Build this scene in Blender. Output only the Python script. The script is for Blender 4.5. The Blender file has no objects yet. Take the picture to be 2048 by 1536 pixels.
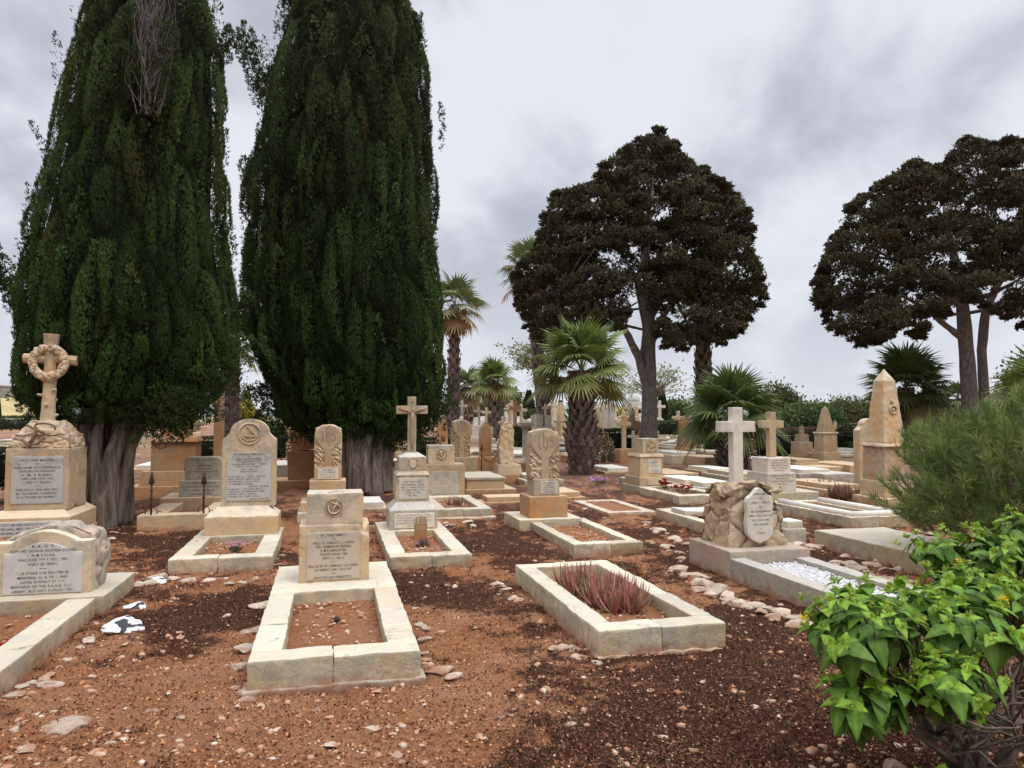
import bpy, bmesh, math, random
import numpy as np
from mathutils import Vector, Matrix, noise
SC = bpy.context.scene
COL = SC.collection
R = random.Random(7)
NP = np.random.RandomState(11)
PI = math.pi
TH = math.radians(13.8)          # every grave in this plot is turned by the same angle
FOC, EYE = 1480.0, 1.55
PITCH = math.atan(64 / FOC)

# ------------------------------------------------------------------ terrain and survey helpers
def gz(x, y):
    t = min(max((y - 26) / 55.0, 0), 1)
    h = 0.6 * t * t * (3 - 2 * t)
    if y > 150: h += (y - 150) * 0.0012
    return h
def ray(px, py):
    a = (px - 1024) / FOC; b = -(py - 768) / FOC
    return (a, math.cos(PITCH) - b * math.sin(PITCH), math.sin(PITCH) + b * math.cos(PITCH))
def at(px, py, h=0.0):           # ground position surveyed from the photograph
    d = ray(px, py); t = (h - EYE) / d[2]
    return (d[0] * t, d[1] * t)
def atz(px, py, Y):
    d = ray(px, py); t = Y / d[1]
    return (d[0] * t, Y, EYE + d[2] * t)
def wl(o, u, v):                 # grave-local -> world
    c, s = math.cos(TH), math.sin(TH)
    return (o[0] + u * c - v * s, o[1] + u * s + v * c)

def _h(ix, iy, s):
    n = (ix * 374761393 + iy * 668265263 + s * 974711) & 0xffffffff
    n = ((n ^ (n >> 13)) * 1274126177) & 0xffffffff
    return ((n ^ (n >> 16)) & 0xffff) / 65535.0
def vn(x, y, s=0):
    x = np.asarray(x, float); y = np.asarray(y, float)
    ix = np.floor(x).astype(np.int64); iy = np.floor(y).astype(np.int64)
    fx = x - ix; fy = y - iy; fx = fx * fx * (3 - 2 * fx); fy = fy * fy * (3 - 2 * fy)
    a = _h(ix, iy, s); b = _h(ix + 1, iy, s); c = _h(ix, iy + 1, s); d = _h(ix + 1, iy + 1, s)
    return a + (b - a) * fx + (c - a) * fy + (a - b - c + d) * fx * fy
def fbm(x, y, s=0, o=5, g=.55):
    v = 0; a = 1; t = 0
    for i in range(o):
        v = v + a * vn(x * 2 ** i, y * 2 ** i, s + i * 17); t += a; a *= g
    return v / t

# ------------------------------------------------------------------ tagging
def tag(o, label=None, cat=None, group=None, kind=None):
    if label: o['label'] = label
    if cat: o['category'] = cat
    if group: o['group'] = group
    if kind: o['kind'] = kind
    return o
def thing(name, label, cat, loc, rot=TH, group=None):
    o = bpy.data.objects.new(name, None); COL.objects.link(o)
    o.empty_display_size = .1
    o.location = loc if len(loc) == 3 else (loc[0], loc[1], gz(*loc)); o.rotation_euler = (0, 0, rot)
    return tag(o, label, cat, group)
def copy_tree(o, parent=None):
    c = o.copy(); COL.objects.link(c); c.parent = parent
    for ch in list(o.children): copy_tree(ch, c)
    return c

# ------------------------------------------------------------------ materials
def mat(name):
    m = bpy.data.materials.new(name); m.use_nodes = True
    nt = m.node_tree; nt.nodes.clear()
    out = nt.nodes.new('ShaderNodeOutputMaterial'); b = nt.nodes.new('ShaderNodeBsdfPrincipled')
    nt.links.new(b.outputs[0], out.inputs[0])
    return m, nt, b, out
class NT:
    def __init__(s, nt): s.nt = nt
    def n(s, t, **k):
        x = s.nt.nodes.new('ShaderNode' + t)
        for a, b in k.items():
            if hasattr(x, a): setattr(x, a, b)
        return x
    def l(s, a, b): s.nt.links.new(a, b)
    def pos(s, scale=(1, 1, 1), obj=False):
        src = s.n('TexCoord').outputs['Object'] if obj else s.n('NewGeometry').outputs['Position']
        m = s.n('Mapping'); m.inputs['Scale'].default_value = scale; s.l(src, m.inputs['Vector'])
        return m.outputs[0]
    def noise(s, vec, sc, det=5, ro=.6, dist=0):
        x = s.n('TexNoise'); s.l(vec, x.inputs['Vector'])
        x.inputs['Scale'].default_value = sc; x.inputs['Detail'].default_value = det
        x.inputs['Roughness'].default_value = ro; x.inputs['Distortion'].default_value = dist
        return x.outputs['Fac']
    def ramp(s, f, a, b, lo=0., hi=1.):
        x = s.n('MapRange'); x.interpolation_type = 'SMOOTHSTEP'; s.l(f, x.inputs['Value'])
        x.inputs['From Min'].default_value = a; x.inputs['From Max'].default_value = b
        x.inputs['To Min'].default_value = lo; x.inputs['To Max'].default_value = hi
        return x.outputs[0]
    def math(s, op, a, b=0.):
        x = s.n('Math'); x.operation = op
        for i, v in enumerate((a, b)):
            if isinstance(v, (int, float)): x.inputs[i].default_value = v
            else: s.l(v, x.inputs[i])
        return x.outputs[0]
    def mix(s, f, a, b, mode='MIX'):
        x = s.n('Mix'); x.data_type = 'RGBA'; x.blend_type = mode
        for i, v in ((0, f), (6, a), (7, b)):
            if isinstance(v, (int, float)): x.inputs[i].default_value = v
            elif isinstance(v, tuple): x.inputs[i].default_value = (*v[:3], 1)
            else: s.l(v, x.inputs[i])
        return x.outputs[2]
    def bump(s, f, dist, strength=1., prev=None):
        x = s.n('Bump'); x.inputs['Distance'].default_value = dist; x.inputs['Strength'].default_value = strength
        s.l(f, x.inputs['Height'])
        if prev is not None: s.l(prev, x.inputs['Normal'])
        return x.outputs[0]

def stone(name, base, warm, grey, dark=(.10, .095, .085), wamt=.55, gamt=.5, damt=.5, low=.5, bumps=1., det=True):
    m, nt, b, out = mat(name); k = NT(nt)
    p = k.pos()
    n1 = k.noise(p, 1.7, 6, .62, .3); n2 = k.noise(p, 7.5, 8, .68, .4); n3 = k.noise(p, 34, 8, .75); n4 = k.noise(k.pos((1, 1, .25)), 5, 5, .6)
    geo = k.n('NewGeometry'); sep = k.n('SeparateXYZ'); k.l(geo.outputs['Position'], sep.inputs[0])
    sn = k.n('SeparateXYZ'); k.l(geo.outputs['Normal'], sn.inputs[0])
    oi = k.n('ObjectInfo').outputs['Random']
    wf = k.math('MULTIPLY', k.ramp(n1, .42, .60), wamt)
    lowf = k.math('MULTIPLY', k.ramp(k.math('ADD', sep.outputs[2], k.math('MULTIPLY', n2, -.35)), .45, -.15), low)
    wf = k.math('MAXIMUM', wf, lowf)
    c = k.mix(wf, base, warm)
    gf = k.math('MULTIPLY', k.ramp(k.math('ADD', n2, k.math('MULTIPLY', k.math('SUBTRACT', n1, .5), -.6)), .46, .58), gamt)
    c = k.mix(gf, c, grey)
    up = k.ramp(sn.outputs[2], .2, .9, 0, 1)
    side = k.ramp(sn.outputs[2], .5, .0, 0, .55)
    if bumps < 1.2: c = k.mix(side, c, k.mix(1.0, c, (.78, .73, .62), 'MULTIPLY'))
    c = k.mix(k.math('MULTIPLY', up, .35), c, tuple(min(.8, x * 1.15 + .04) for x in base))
    df = k.math('MULTIPLY', k.ramp(k.math('ADD', n3, k.math('MULTIPLY', n4, .5)), .86, 1.02), damt)
    c = k.mix(df, c, dark)
    if bumps > 1.2:
        c = k.mix(k.ramp(geo.outputs['Pointiness'], .49, .43, 0, .8), c, (.20, .115, .065))  # cracks darkened in the colour, standing in for occlusion shade
    st = k.math('MULTIPLY', k.math('MULTIPLY', k.ramp(k.noise(k.pos((9, 9, 1.3)), 1.0, 4, .6), .55, .72), k.ramp(n1, .4, .6)), damt * .55)
    c = k.mix(st, c, grey)
    tcg = k.n('TexCoord').outputs['Generated']; sg = k.n('SeparateXYZ'); k.l(tcg, sg.inputs[0])
    topf = k.math('MULTIPLY', k.math('MULTIPLY', k.ramp(k.math('ADD', sg.outputs[2], k.math('MULTIPLY', k.math('SUBTRACT', n2, .5), 2.2)), .62, 1.15), k.ramp(sep.outputs[2], .25, .8)), gamt * 1.1)
    c = k.mix(topf, c, k.mix(k.ramp(n3, .4, .6), (.30, .285, .235), (.13, .125, .11)))
    bl = k.math('MULTIPLY', k.math('MULTIPLY', k.ramp(k.noise(p, 3.1, 7, .75, 1.2), .56, .66), k.ramp(n3, .40, .58)), min(.8, damt * 1.3))
    c = k.mix(bl, c, k.mix(n2, (.10, .10, .085), (.26, .24, .18)))
    soilf = k.ramp(k.math('ADD', sep.outputs[2], k.math('MULTIPLY', k.math('SUBTRACT', n2, .5), -.30)), .085 if name != 'rubble_rock' else .045, -.02, 0, .75)
    c = k.mix(soilf, c, (.33, .155, .085))
    pale = k.ramp(n3, .36, .24)
    c = k.mix(k.math('MULTIPLY', pale, .45), c, tuple(min(.8, x * 1.25) for x in base))
    hv = k.n('HueSaturation'); k.l(c, hv.inputs['Color']); k.l(k.ramp(oi, 0, 1, .88, 1.14), hv.inputs['Value']); hv.inputs['Saturation'].default_value = 1.06
    k.l(hv.outputs[0], b.inputs['Base Color']); b.inputs['Roughness'].default_value = .92; b.inputs['Specular IOR Level'].default_value = .2
    bm = k.bump(n2, .012 * bumps)
    if det: bm = k.bump(n3, .007 * bumps, 1, bm); bm = k.bump(k.noise(p, 150, 4, .7), .002 * bumps, 1, bm)
    k.l(bm, b.inputs['Normal'])
    return m
def simple(name, c, c2=None, rough=.8, sc=20, bump=.0, spec=.3, obj=False, stretch=(1, 1, 1), metal=0):
    m, nt, b, out = mat(name); k = NT(nt)
    f = k.noise(k.pos(stretch, obj), sc, 6, .65)
    cc = k.mix(k.ramp(f, .35, .65), c, c2 or tuple(x * .7 for x in c))
    k.l(cc, b.inputs['Base Color']); b.inputs['Roughness'].default_value = rough; b.inputs['Specular IOR Level'].default_value = spec
    b.inputs['Metallic'].default_value = metal
    if bump: k.l(k.bump(f, bump), b.inputs['Normal'])
    return m
def leafmat(name, trans=.25, rough=.6, spec=.25, gloss=0, nsc=9):
    m, nt, b, out = mat(name); k = NT(nt)
    a = k.n('Attribute'); a.attribute_name = 'Col'
    f = k.noise(k.pos(), nsc, 3, .6)
    c = k.mix(1.0, a.outputs['Color'], k.mix(k.ramp(f, .3, .7), (.78, .8, .72), (1.18, 1.12, 1.1)), 'MULTIPLY')
    k.l(c, b.inputs['Base Color']); b.inputs['Roughness'].default_value = rough; b.inputs['Specular IOR Level'].default_value = spec
    if trans:
        t = k.n('BsdfTranslucent'); k.l(k.mix(1.0, c, (1.1, 1.15, .6), 'MULTIPLY'), t.inputs[0])
        ms = k.n('MixShader'); ms.inputs[0].default_value = trans
        k.l(b.outputs[0], ms.inputs[1]); k.l(t.outputs[0], ms.inputs[2]); k.l(ms.outputs[0], out.inputs[0])
    return m
M = {}
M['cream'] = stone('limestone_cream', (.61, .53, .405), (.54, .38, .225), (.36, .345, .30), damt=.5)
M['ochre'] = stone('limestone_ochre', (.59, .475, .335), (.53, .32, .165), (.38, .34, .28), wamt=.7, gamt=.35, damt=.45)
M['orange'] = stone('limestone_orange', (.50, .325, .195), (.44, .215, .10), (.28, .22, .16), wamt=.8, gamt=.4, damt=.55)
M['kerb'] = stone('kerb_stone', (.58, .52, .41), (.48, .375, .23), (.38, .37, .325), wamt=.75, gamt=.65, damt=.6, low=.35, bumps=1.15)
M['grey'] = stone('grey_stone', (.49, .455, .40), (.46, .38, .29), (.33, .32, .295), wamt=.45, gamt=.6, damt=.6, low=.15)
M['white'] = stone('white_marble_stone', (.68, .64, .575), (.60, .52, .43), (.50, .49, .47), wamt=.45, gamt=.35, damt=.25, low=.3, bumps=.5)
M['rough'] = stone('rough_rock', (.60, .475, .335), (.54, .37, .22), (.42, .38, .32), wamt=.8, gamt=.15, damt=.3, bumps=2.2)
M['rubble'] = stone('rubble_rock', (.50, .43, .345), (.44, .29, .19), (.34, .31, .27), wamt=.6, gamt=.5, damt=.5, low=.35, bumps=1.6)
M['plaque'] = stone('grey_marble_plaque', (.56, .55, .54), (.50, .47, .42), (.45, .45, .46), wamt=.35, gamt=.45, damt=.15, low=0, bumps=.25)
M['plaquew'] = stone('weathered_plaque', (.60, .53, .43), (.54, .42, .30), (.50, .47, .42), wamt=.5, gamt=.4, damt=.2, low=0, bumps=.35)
def inkmat():
    m, nt, b, out = mat('engraved_lettering'); k = NT(nt)
    f = k.noise(k.pos(), 26, 4, .6)
    k.l(k.mix(k.ramp(f, .50, .66), (.055, .05, .045), (.42, .38, .33)), b.inputs['Base Color']); b.inputs['Roughness'].default_value = .9
    return m
M['ink'] = inkmat()
M['inkf'] = simple('faded_lettering', (.22, .2, .18), (.42, .39, .35), sc=40)
M['recess'] = simple('carved_recess', (.26, .18, .10), (.34, .25, .16), sc=30)
M['iron'] = simple('rusty_iron', (.035, .022, .018), (.09, .04, .025), rough=.75, sc=60, bump=.002)
M['bark'] = simple('cypress_bark', (.25, .20, .165), (.10, .078, .065), rough=.95, sc=6, bump=.05, spec=.1, stretch=(3.2, 3.2, .35))
M['bark2'] = simple('tree_bark', (.255, .228, .205), (.12, .108, .098), rough=.95, sc=9, bump=.04, spec=.1, stretch=(2, 2, .6))
M['stub'] = simple('palm_leaf_stub', (.27, .215, .19), (.10, .075, .065), rough=.9, sc=22)
M['palmbark'] = simple('palm_bark', (.13, .095, .08), (.045, .034, .03), rough=.95, sc=14, bump=.03, spec=.1)
M['dryleaf'] = simple('dry_palm_leaf', (.33, .23, .12), (.2, .13, .07), rough=.9, sc=10)
M['twig'] = simple('twig_bark', (.20, .155, .12), (.10, .075, .06), rough=.9, sc=30, bump=.003)
M['deadtwig'] = simple('dead_twigs', (.16, .14, .125), (.05, .042, .04), rough=.95, sc=20)
M['fol'] = leafmat('needle_foliage', .0, .85, .12)
M['palm'] = leafmat('palm_leaf', .2, .5, .35)
M['lantana'] = leafmat('lantana_leaf', .3, .52, .25, nsc=25)
M['needle'] = leafmat('pine_needles', .12, .6, .25)
M['aloe'] = leafmat('aloe_leaf', .05, .5, .35)
M['petal'] = leafmat('petals', .3, .7, .2)

# ------------------------------------------------------------------ mesh builder
class MB:
    def __init__(s): s.v = []; s.f = []
    def add(s, vs, fs):
        o = len(s.v); s.v += [tuple(p) for p in vs]; s.f += [tuple(i + o for i in f) for f in fs]; return s
    def box(s, x0, x1, y0, y1, z0, z1, tx=0, ty=0, ty1=None):      # tx,ty: how much the top is drawn in
        t1 = ty if ty1 is None else ty1
        return s.add([(x0, y0, z0), (x1, y0, z0), (x1, y1, z0), (x0, y1, z0), (x0 + tx, y0 + ty, z1), (x1 - tx, y0 + ty, z1), (x1 - tx, y1 - t1, z1), (x0 + tx, y1 - t1, z1)],
                     [(0, 3, 2, 1), (4, 5, 6, 7), (0, 1, 5, 4), (1, 2, 6, 5), (2, 3, 7, 6), (3, 0, 4, 7)])
    def prism(s, pts, y0, y1):
        n = len(pts)
        return s.add([(x, y0, z) for x, z in pts] + [(x, y1, z) for x, z in pts],
                     [tuple(range(n)), tuple(range(2 * n - 1, n - 1, -1))] + [(i, i + n, (i + 1) % n + n, (i + 1) % n) for i in range(n)])
    def tube(s, pts, rad, n=8, cap=True, wob=0, seed=0):
        pts = [Vector(p) for p in pts]; rad = rad if isinstance(rad, (list, tuple)) else [rad] * len(pts)
        vs = []; fs = []; ref = None; rr = random.Random(seed)
        for i, p in enumerate(pts):
            d = (pts[min(i + 1, len(pts) - 1)] - pts[max(i - 1, 0)]).normalized()
            if ref is None: ref = Vector((0, 1, 0)) if abs(d.y) < .9 else Vector((1, 0, 0))
            a = d.cross(ref).normalized(); ref = a.cross(d).normalized()
            for k in range(n):
                t = 2 * PI * k / n; r = rad[i] * (1 + wob * (rr.random() - .5))
                vs.append(p + a * math.cos(t) * r + ref * math.sin(t) * r)
        for i in range(len(pts) - 1):
            for k in range(n):
                fs.append((i * n + k, i * n + (k + 1) % n, (i + 1) * n + (k + 1) % n, (i + 1) * n + k))
        if cap: fs += [tuple(range(n - 1, -1, -1)), tuple((len(pts) - 1) * n + k for k in range(n))]
        return s.add(vs, fs)
    def lathe(s, prof, c=(0, 0, 0), n=16):
        vs = []; fs = []
        for r, z in prof:
            for k in range(n): t = 2 * PI * k / n; vs.append((c[0] + r * math.cos(t), c[1] + r * math.sin(t), c[2] + z))
        for i in range(len(prof) - 1):
            for k in range(n): fs.append((i * n + k, i * n + (k + 1) % n, (i + 1) * n + (k + 1) % n, (i + 1) * n + k))
        fs += [tuple(range(n - 1, -1, -1)), tuple((len(prof) - 1) * n + k for k in range(n))]
        return s.add(vs, fs)
    def stroke(s, pts, w, y0, y1):                   # flat relief stroke in the xz plane
        for i in range(len(pts) - 1):
            a = Vector((pts[i][0], pts[i][1])); b = Vector((pts[i + 1][0], pts[i + 1][1])); d = (b - a)
            if d.length < 1e-6: continue
            d.normalize(); n = Vector((-d.y, d.x)) * w / 2; e = d * w * .3
            yy = y0 - .0006 * (i % 3)
            q = [a - e + n, a - e - n, b + e - n, b + e + n]
            s.add([(p.x, yy, p.y) for p in q] + [(p.x, y1, p.y) for p in q], [(0, 1, 2, 3), (7, 6, 5, 4), (0, 4, 5, 1), (1, 5, 6, 2), (2, 6, 7, 3), (3, 7, 4, 0)])
        return s
    def rock(s, c, r, seed, sub=2, rough=.35, rotz=None):
        bm = bmesh.new(); bmesh.ops.create_icosphere(bm, subdivisions=sub, radius=1)
        rr = random.Random(seed); of = Vector((rr.uniform(-50, 50), rr.uniform(-50, 50), rr.uniform(-50, 50)))
        planes = [(Vector((rr.gauss(0, 1), rr.gauss(0, 1), rr.gauss(0, 1))).normalized(), rr.uniform(.42, .82)) for _ in range(13)]
        rz = Matrix.Rotation(rr.uniform(0, 6.28) if rotz is None else rotz, 3, 'Z')
        for v in bm.verts:
            p = v.co.copy()
            for n, d in planes:
                e = p.dot(n) - d
                if e > 0: p -= n * e * .97
            p *= 1 + rough * .7 * noise.noise(v.co * 1.3 + of) + rough * .25 * noise.noise(v.co * 6 + of)
            v.co = p
        vs = [rz @ Vector((v.co.x * r[0], v.co.y * r[1], v.co.z * r[2])) + Vector(c) for v in bm.verts]
        s.add(vs, [tuple(v.index for v in f.verts) for f in bm.faces]); bm.free(); return s
    def text(s, body, cx, z, w, h, y, align=0):
        q = textgeo(body)
        if q is None: return s
        vs, fs = q
        s.add([(cx + (vx - .5 if align == 0 else vx) * w, y, z + vz * h) for vx, vz in vs], fs); return s
    def build(s, name, m, parent=None, bev=0.006, sub=.07, jit=.003, fr=9, disp=None, smooth=True, loc=None):
        me = bpy.data.meshes.new(name); me.from_pydata(s.v, [], s.f)
        if bev or sub or jit or disp:
            bm = bmesh.new(); bm.from_mesh(me)
            bmesh.ops.recalc_face_normals(bm, faces=bm.faces)
            if bev:
                ed = [e for e in bm.edges if len(e.link_faces) == 2 and e.calc_face_angle(0) > .35]
                if ed: bmesh.ops.bevel(bm, geom=ed, offset=bev, segments=2, profile=.6, affect='EDGES', clamp_overlap=True)
            if sub:
                bmesh.ops.triangulate(bm, faces=bm.faces)
                for _ in range(7):
                    ed = [e for e in bm.edges if e.calc_length() > sub]
                    if not ed: break
                    bmesh.ops.subdivide_edges(bm, edges=ed, cuts=1)
                    bmesh.ops.triangulate(bm, faces=[f for f in bm.faces if len(f.verts) > 3])
            bm.normal_update()
            if jit or disp:
                of = Vector((sum(map(ord, name)) % 7, len(s.v) * .37, (s.v[0][0] + s.v[0][1]) * 13.1)) if s.v else Vector()
                for v in bm.verts:
                    if jit: v.co += noise.noise_vector(v.co * fr + of) * jit + noise.noise_vector(v.co * fr * .25 + of) * jit * .8
                    if disp: v.co += disp(v.co, v.normal)
            bm.to_mesh(me); bm.free()
        if smooth: me.polygons.foreach_set('use_smooth', [True] * len(me.polygons))
        me.materials.append(m)
        o = bpy.data.objects.new(name, me); COL.objects.link(o); o.parent = parent
        if loc: o.location = loc
        return o
_tc = {}
def textgeo(body):
    if body not in _tc:
        cu = bpy.data.curves.new('t', 'FONT'); cu.body = body; cu.size = 1; cu.space_character = 1.12; cu.offset = .012
        ob = bpy.data.objects.new('t', cu)
        me = bpy.data.meshes.new_from_object(ob)
        vs = [v.co.copy() for v in me.vertices]
        if not vs: _tc[body] = None
        else:
            x0 = min(v.x for v in vs); x1 = max(v.x for v in vs); y1 = max(v.y for v in vs); y0 = min(0, min(v.y for v in vs) * 0)
            _tc[body] = ([((v.x - x0) / (x1 - x0), v.y / .72) for v in vs], [tuple(p.vertices) for p in me.polygons])
        bpy.data.objects.remove(ob); bpy.data.curves.remove(cu); bpy.data.meshes.remove(me)
    return _tc[body]
def inscription(parent, lines, x0, x1, z0, z1, y, ink='ink', hf=.55, name='inscription'):
    """lines: text, or (text, width fraction, align) laid out top to bottom between z1 and z0"""
    mb = MB(); n = len(lines); st = (z1 - z0) / n; W = x1 - x0
    for i, L in enumerate(lines):
        t, wf, al = (L if isinstance(L, tuple) else (L, None, 0))
        if not t: continue
        w = W * wf if wf else min(W, len(t) * st * hf * .85)
        h = st * hf
        z = z1 - (i + .5) * st - h / 2
        if t == '-': mb.box((x0 + x1) / 2 - W * .05, (x0 + x1) / 2 + W * .05, y, y + .0005, z + h * .4, z + h * .55); continue
        if al == 0: mb.text(t, (x0 + x1) / 2, z, w, h, y)
        elif al == 1: mb.text(t, x0, z, w, h, y, 1)
        else: mb.text(t, x1 - w, z, w, h, y, 1)
    return mb.build(name, M[ink], parent, bev=0, sub=0, jit=0, smooth=False)

# ------------------------------------------------------------------ foliage builder (numpy)
class FB:
    def __init__(s): s.V = []; s.F = []; s.C = []; s.n = 0
    def add(s, V, F, C):
        V = np.asarray(V, float); C = np.asarray(C, float)
        if C.ndim == 1: C = np.tile(C, (len(V), 1))
        s.V.append(V); s.F.append(np.asarray(F) + s.n); s.C.append(C); s.n += len(V)
    def cards(s, P, D, L, W, C, bend=0.):           # diamond leaves
        P = np.asarray(P, float); D = np.asarray(D, float); n = len(P)
        D /= np.linalg.norm(D, axis=1, keepdims=True) + 1e-9
        rnd = NP.normal(size=(n, 3)); S = np.cross(D, rnd); S /= np.linalg.norm(S, axis=1, keepdims=True) + 1e-9
        L = np.broadcast_to(np.asarray(L, float), (n,))[:, None]; W = np.broadcast_to(np.asarray(W, float), (n,))[:, None]
        V = np.stack([P, P + D * L * .45 + S * W * .5, P + D * L + rnd * L * bend, P + D * L * .45 - S * W * .5], 1).reshape(-1, 3)
        C = np.broadcast_to(np.asarray(C, float), (n, 3)); CC = np.repeat(C, 4, 0)
        i = np.arange(n) * 4
        s.add(V, np.stack([i, i + 1, i + 2, i + 3], 1), CC)
    def build(s, name, m, parent=None, smooth=False, loc=None):
        V = np.concatenate(s.V); F = np.concatenate(s.F); C = np.concatenate(s.C)
        me = bpy.data.meshes.new(name); k = F.shape[1]
        me.vertices.add(len(V)); me.vertices.foreach_set('co', V.astype(np.float32).ravel())
        me.loops.add(F.size); me.loops.foreach_set('vertex_index', F.astype(np.int32).ravel())
        me.polygons.add(len(F)); me.polygons.foreach_set('loop_start', (np.arange(len(F)) * k).astype(np.int32))
        me.update(calc_edges=True)
        a = me.color_attributes.new('Col', 'FLOAT_COLOR', 'POINT')
        a.data.foreach_set('color', np.concatenate([C, np.ones((len(C), 1))], 1).astype(np.float32).ravel())
        if smooth: me.polygons.foreach_set('use_smooth', [True] * len(F))
        me.materials.append(m)
        o = bpy.data.objects.new(name, me); COL.objects.link(o); o.parent = parent
        if loc: o.location = loc
        return o
# ------------------------------------------------------------------ camera, sky, sun
cam = bpy.data.cameras.new('camera'); cam.sensor_width = 36; cam.lens = 36 * FOC / 2048; cam.clip_start = .05; cam.clip_end = 6000
co = bpy.data.objects.new('camera', cam); COL.objects.link(co); co.location = (0, 0, EYE); co.rotation_euler = (PI / 2 + PITCH, 0, 0); SC.camera = co
SC.view_settings.view_transform = 'Standard'; SC.view_settings.look = 'None'; SC.view_settings.exposure = 0
SUN_EL, SUN_AZ = 58, 125         # degrees; azimuth clockwise from +Y
w = bpy.data.worlds.new('World'); SC.world = w; w.use_nodes = True
nt = w.node_tree; nt.nodes.clear(); k = NT(nt)
wo = k.n('OutputWorld'); tc = k.n('TexCoord').outputs['Generated']
sky = k.n('TexSky'); sky.sky_type = 'NISHITA'; sky.sun_disc = False
sky.sun_elevation = math.radians(SUN_EL); sky.sun_rotation = math.radians(SUN_AZ)
b1 = k.n('Background'); k.l(sky.outputs[0], b1.inputs[0]); b1.inputs[1].default_value = .07
sp = k.n('SeparateXYZ'); k.l(tc, sp.inputs[0])
den = k.math('ADD', k.math('MAXIMUM', sp.outputs[2], 0.), .42)
cx = k.n('CombineXYZ'); k.l(k.math('DIVIDE', sp.outputs[0], den), cx.inputs[0]); k.l(k.math('DIVIDE', sp.outputs[1], den), cx.inputs[1])
mp = k.n('Mapping'); mp.inputs['Rotation'].default_value = (0, 0, math.radians(-38)); mp.inputs['Scale'].default_value = (1.25, 1.0, 1); mp.inputs['Location'].default_value = (3.1, 1.7, 0)
k.l(cx.outputs[0], mp.inputs[0])
c1 = k.noise(mp.outputs[0], 2.1, 8, .55, .25); c2 = k.noise(mp.outputs[0], .9, 4, .5, .1)
cl = k.math('ADD', k.math('MULTIPLY', c1, .55), k.math('MULTIPLY', c2, .45))
ccol = k.mix(k.ramp(cl, .39, .55), (.485, .505, .595), (.83, .85, .92))
ccol = k.mix(k.ramp(sp.outputs[2], .30, .0, 0, .75), ccol, (.78, .81, .885))
ccol = k.mix(k.ramp(k.noise(mp.outputs[0], 1.3, 3, .5), .60, .72, 0, .5), ccol, (.48, .56, .78))
b2 = k.n('Background'); k.l(ccol, b2.inputs[0]); k.l(k.ramp(sp.outputs[2], .5, .85, 1.0, 3.5), b2.inputs[1])
ms = k.n('MixShader'); ms.inputs[0].default_value = .95
k.l(b1.outputs[0], ms.inputs[1]); k.l(b2.outputs[0], ms.inputs[2]); k.l(ms.outputs[0], wo.inputs[0])
sl = bpy.data.lights.new('sun', 'SUN'); sl.energy = 1.5; sl.angle = math.radians(24); sl.color = (1, .955, .89)
so = bpy.data.objects.new('sun', sl); COL.objects.link(so)
az = math.radians(SUN_AZ); el = math.radians(SUN_EL)
sd = Vector((math.sin(az) * math.cos(el), math.cos(az) * math.cos(el), math.sin(el)))
so.rotation_euler = sd.to_track_quat('Z', 'Y').to_euler(); so.location = (6, -8, 12)

# ------------------------------------------------------------------ ground
BLOBS = [(1350, 1400, .9, 1), (1600, 1330, .8, 1), (1200, 1480, .6, .7), (1550, 1480, .7, 1), (900, 1210, .5, 1), (870, 1165, .45, 1), (960, 1090, .6, 1), (430, 1220, .6, 1.1), (350, 1190, .4, .9), (520, 1230, .3, 1),
         (1300, 1150, .9, 1), (1250, 1080, .8, 1), (1500, 1230, .6, 1.1), (300, 1110, .8, .8), (620, 1120, .5, .6), (1650, 1100, .8, .9),
         (930, 1400, .5, -1), (950, 1300, .35, -.9), (980, 1240, .3, -.8), (450, 1420, .8, -.9), (300, 1350, .6, -.7), (150, 1450, .8, -.4), (600, 1480, .7, -.6), (980, 1500, .3, -1.), (1100, 1400, .25, -.8), (430, 1180, .18, -.9), (1130, 1200, .4, -1),
         (740, 1020, .7, -1.2), (900, 1170, .15, -.8), (1290, 1130, .25, -.7), (1400, 1470, .25, -.5), (700, 1440, .4, -.5)]
BW = [(*at(a, b), r, s) for a, b, r, s in BLOBS]
def mulch(x, y):
    m = .47 + np.clip((y - 6) / 6, 0, 1) * .16 + (fbm(x * 1.7, y * 1.4, 3, 6, .68) - .5) * 2.5
    for bx, by, r, s in BW: m = m + s * .46 * np.exp(-((x - bx) ** 2 + (y - by) ** 2) / (r * r))
    m = m + (fbm(x * 7, y * 7, 9, 5, .7) - .5) * 1.3
    return np.clip((m - .18) / .75, 0, 1)
def micro(x, y):
    return (fbm(x * 1.1, y * 1.1, 21, 3) - .5) * .07 + (fbm(x * 7, y * 7, 5, 5, .62) - .5) * .065
def axis(lo, hi, step, far_lo, far_hi, g=1.14):
    a = list(np.arange(lo, hi, step)); s = step
    while a[-1] < far_hi: s *= g; a.append(a[-1] + s)
    s = step; b = []
    x = lo
    while x > far_lo: s *= g; x -= s; b.append(x)
    return np.array(b[::-1] + a)
xs = axis(-5.5, 5.5, .028, -1500, 1500, 1.09); ys = axis(2.3, 10.5, .028, -60, 2500, 1.06)
X, Y = np.meshgrid(xs, ys)
Z = np.vectorize(gz)(X[:, 0] * 0, Y[:, 0])[:, None] + micro(X, Y) * np.clip((60 - Y) / 30, .0, 1)
nx, ny = len(xs), len(ys)
me = bpy.data.meshes.new('ground'); me.vertices.add(nx * ny); me.vertices.foreach_set('co', np.stack([X, Y, Z], -1).astype(np.float32).ravel())
i, j = np.meshgrid(np.arange(nx - 1), np.arange(ny - 1)); q = (j * nx + i).ravel()
Fq = np.stack([q, q + 1, q + nx + 1, q + nx], 1)
me.loops.add(Fq.size); me.loops.foreach_set('vertex_index', Fq.astype(np.int32).ravel())
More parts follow.
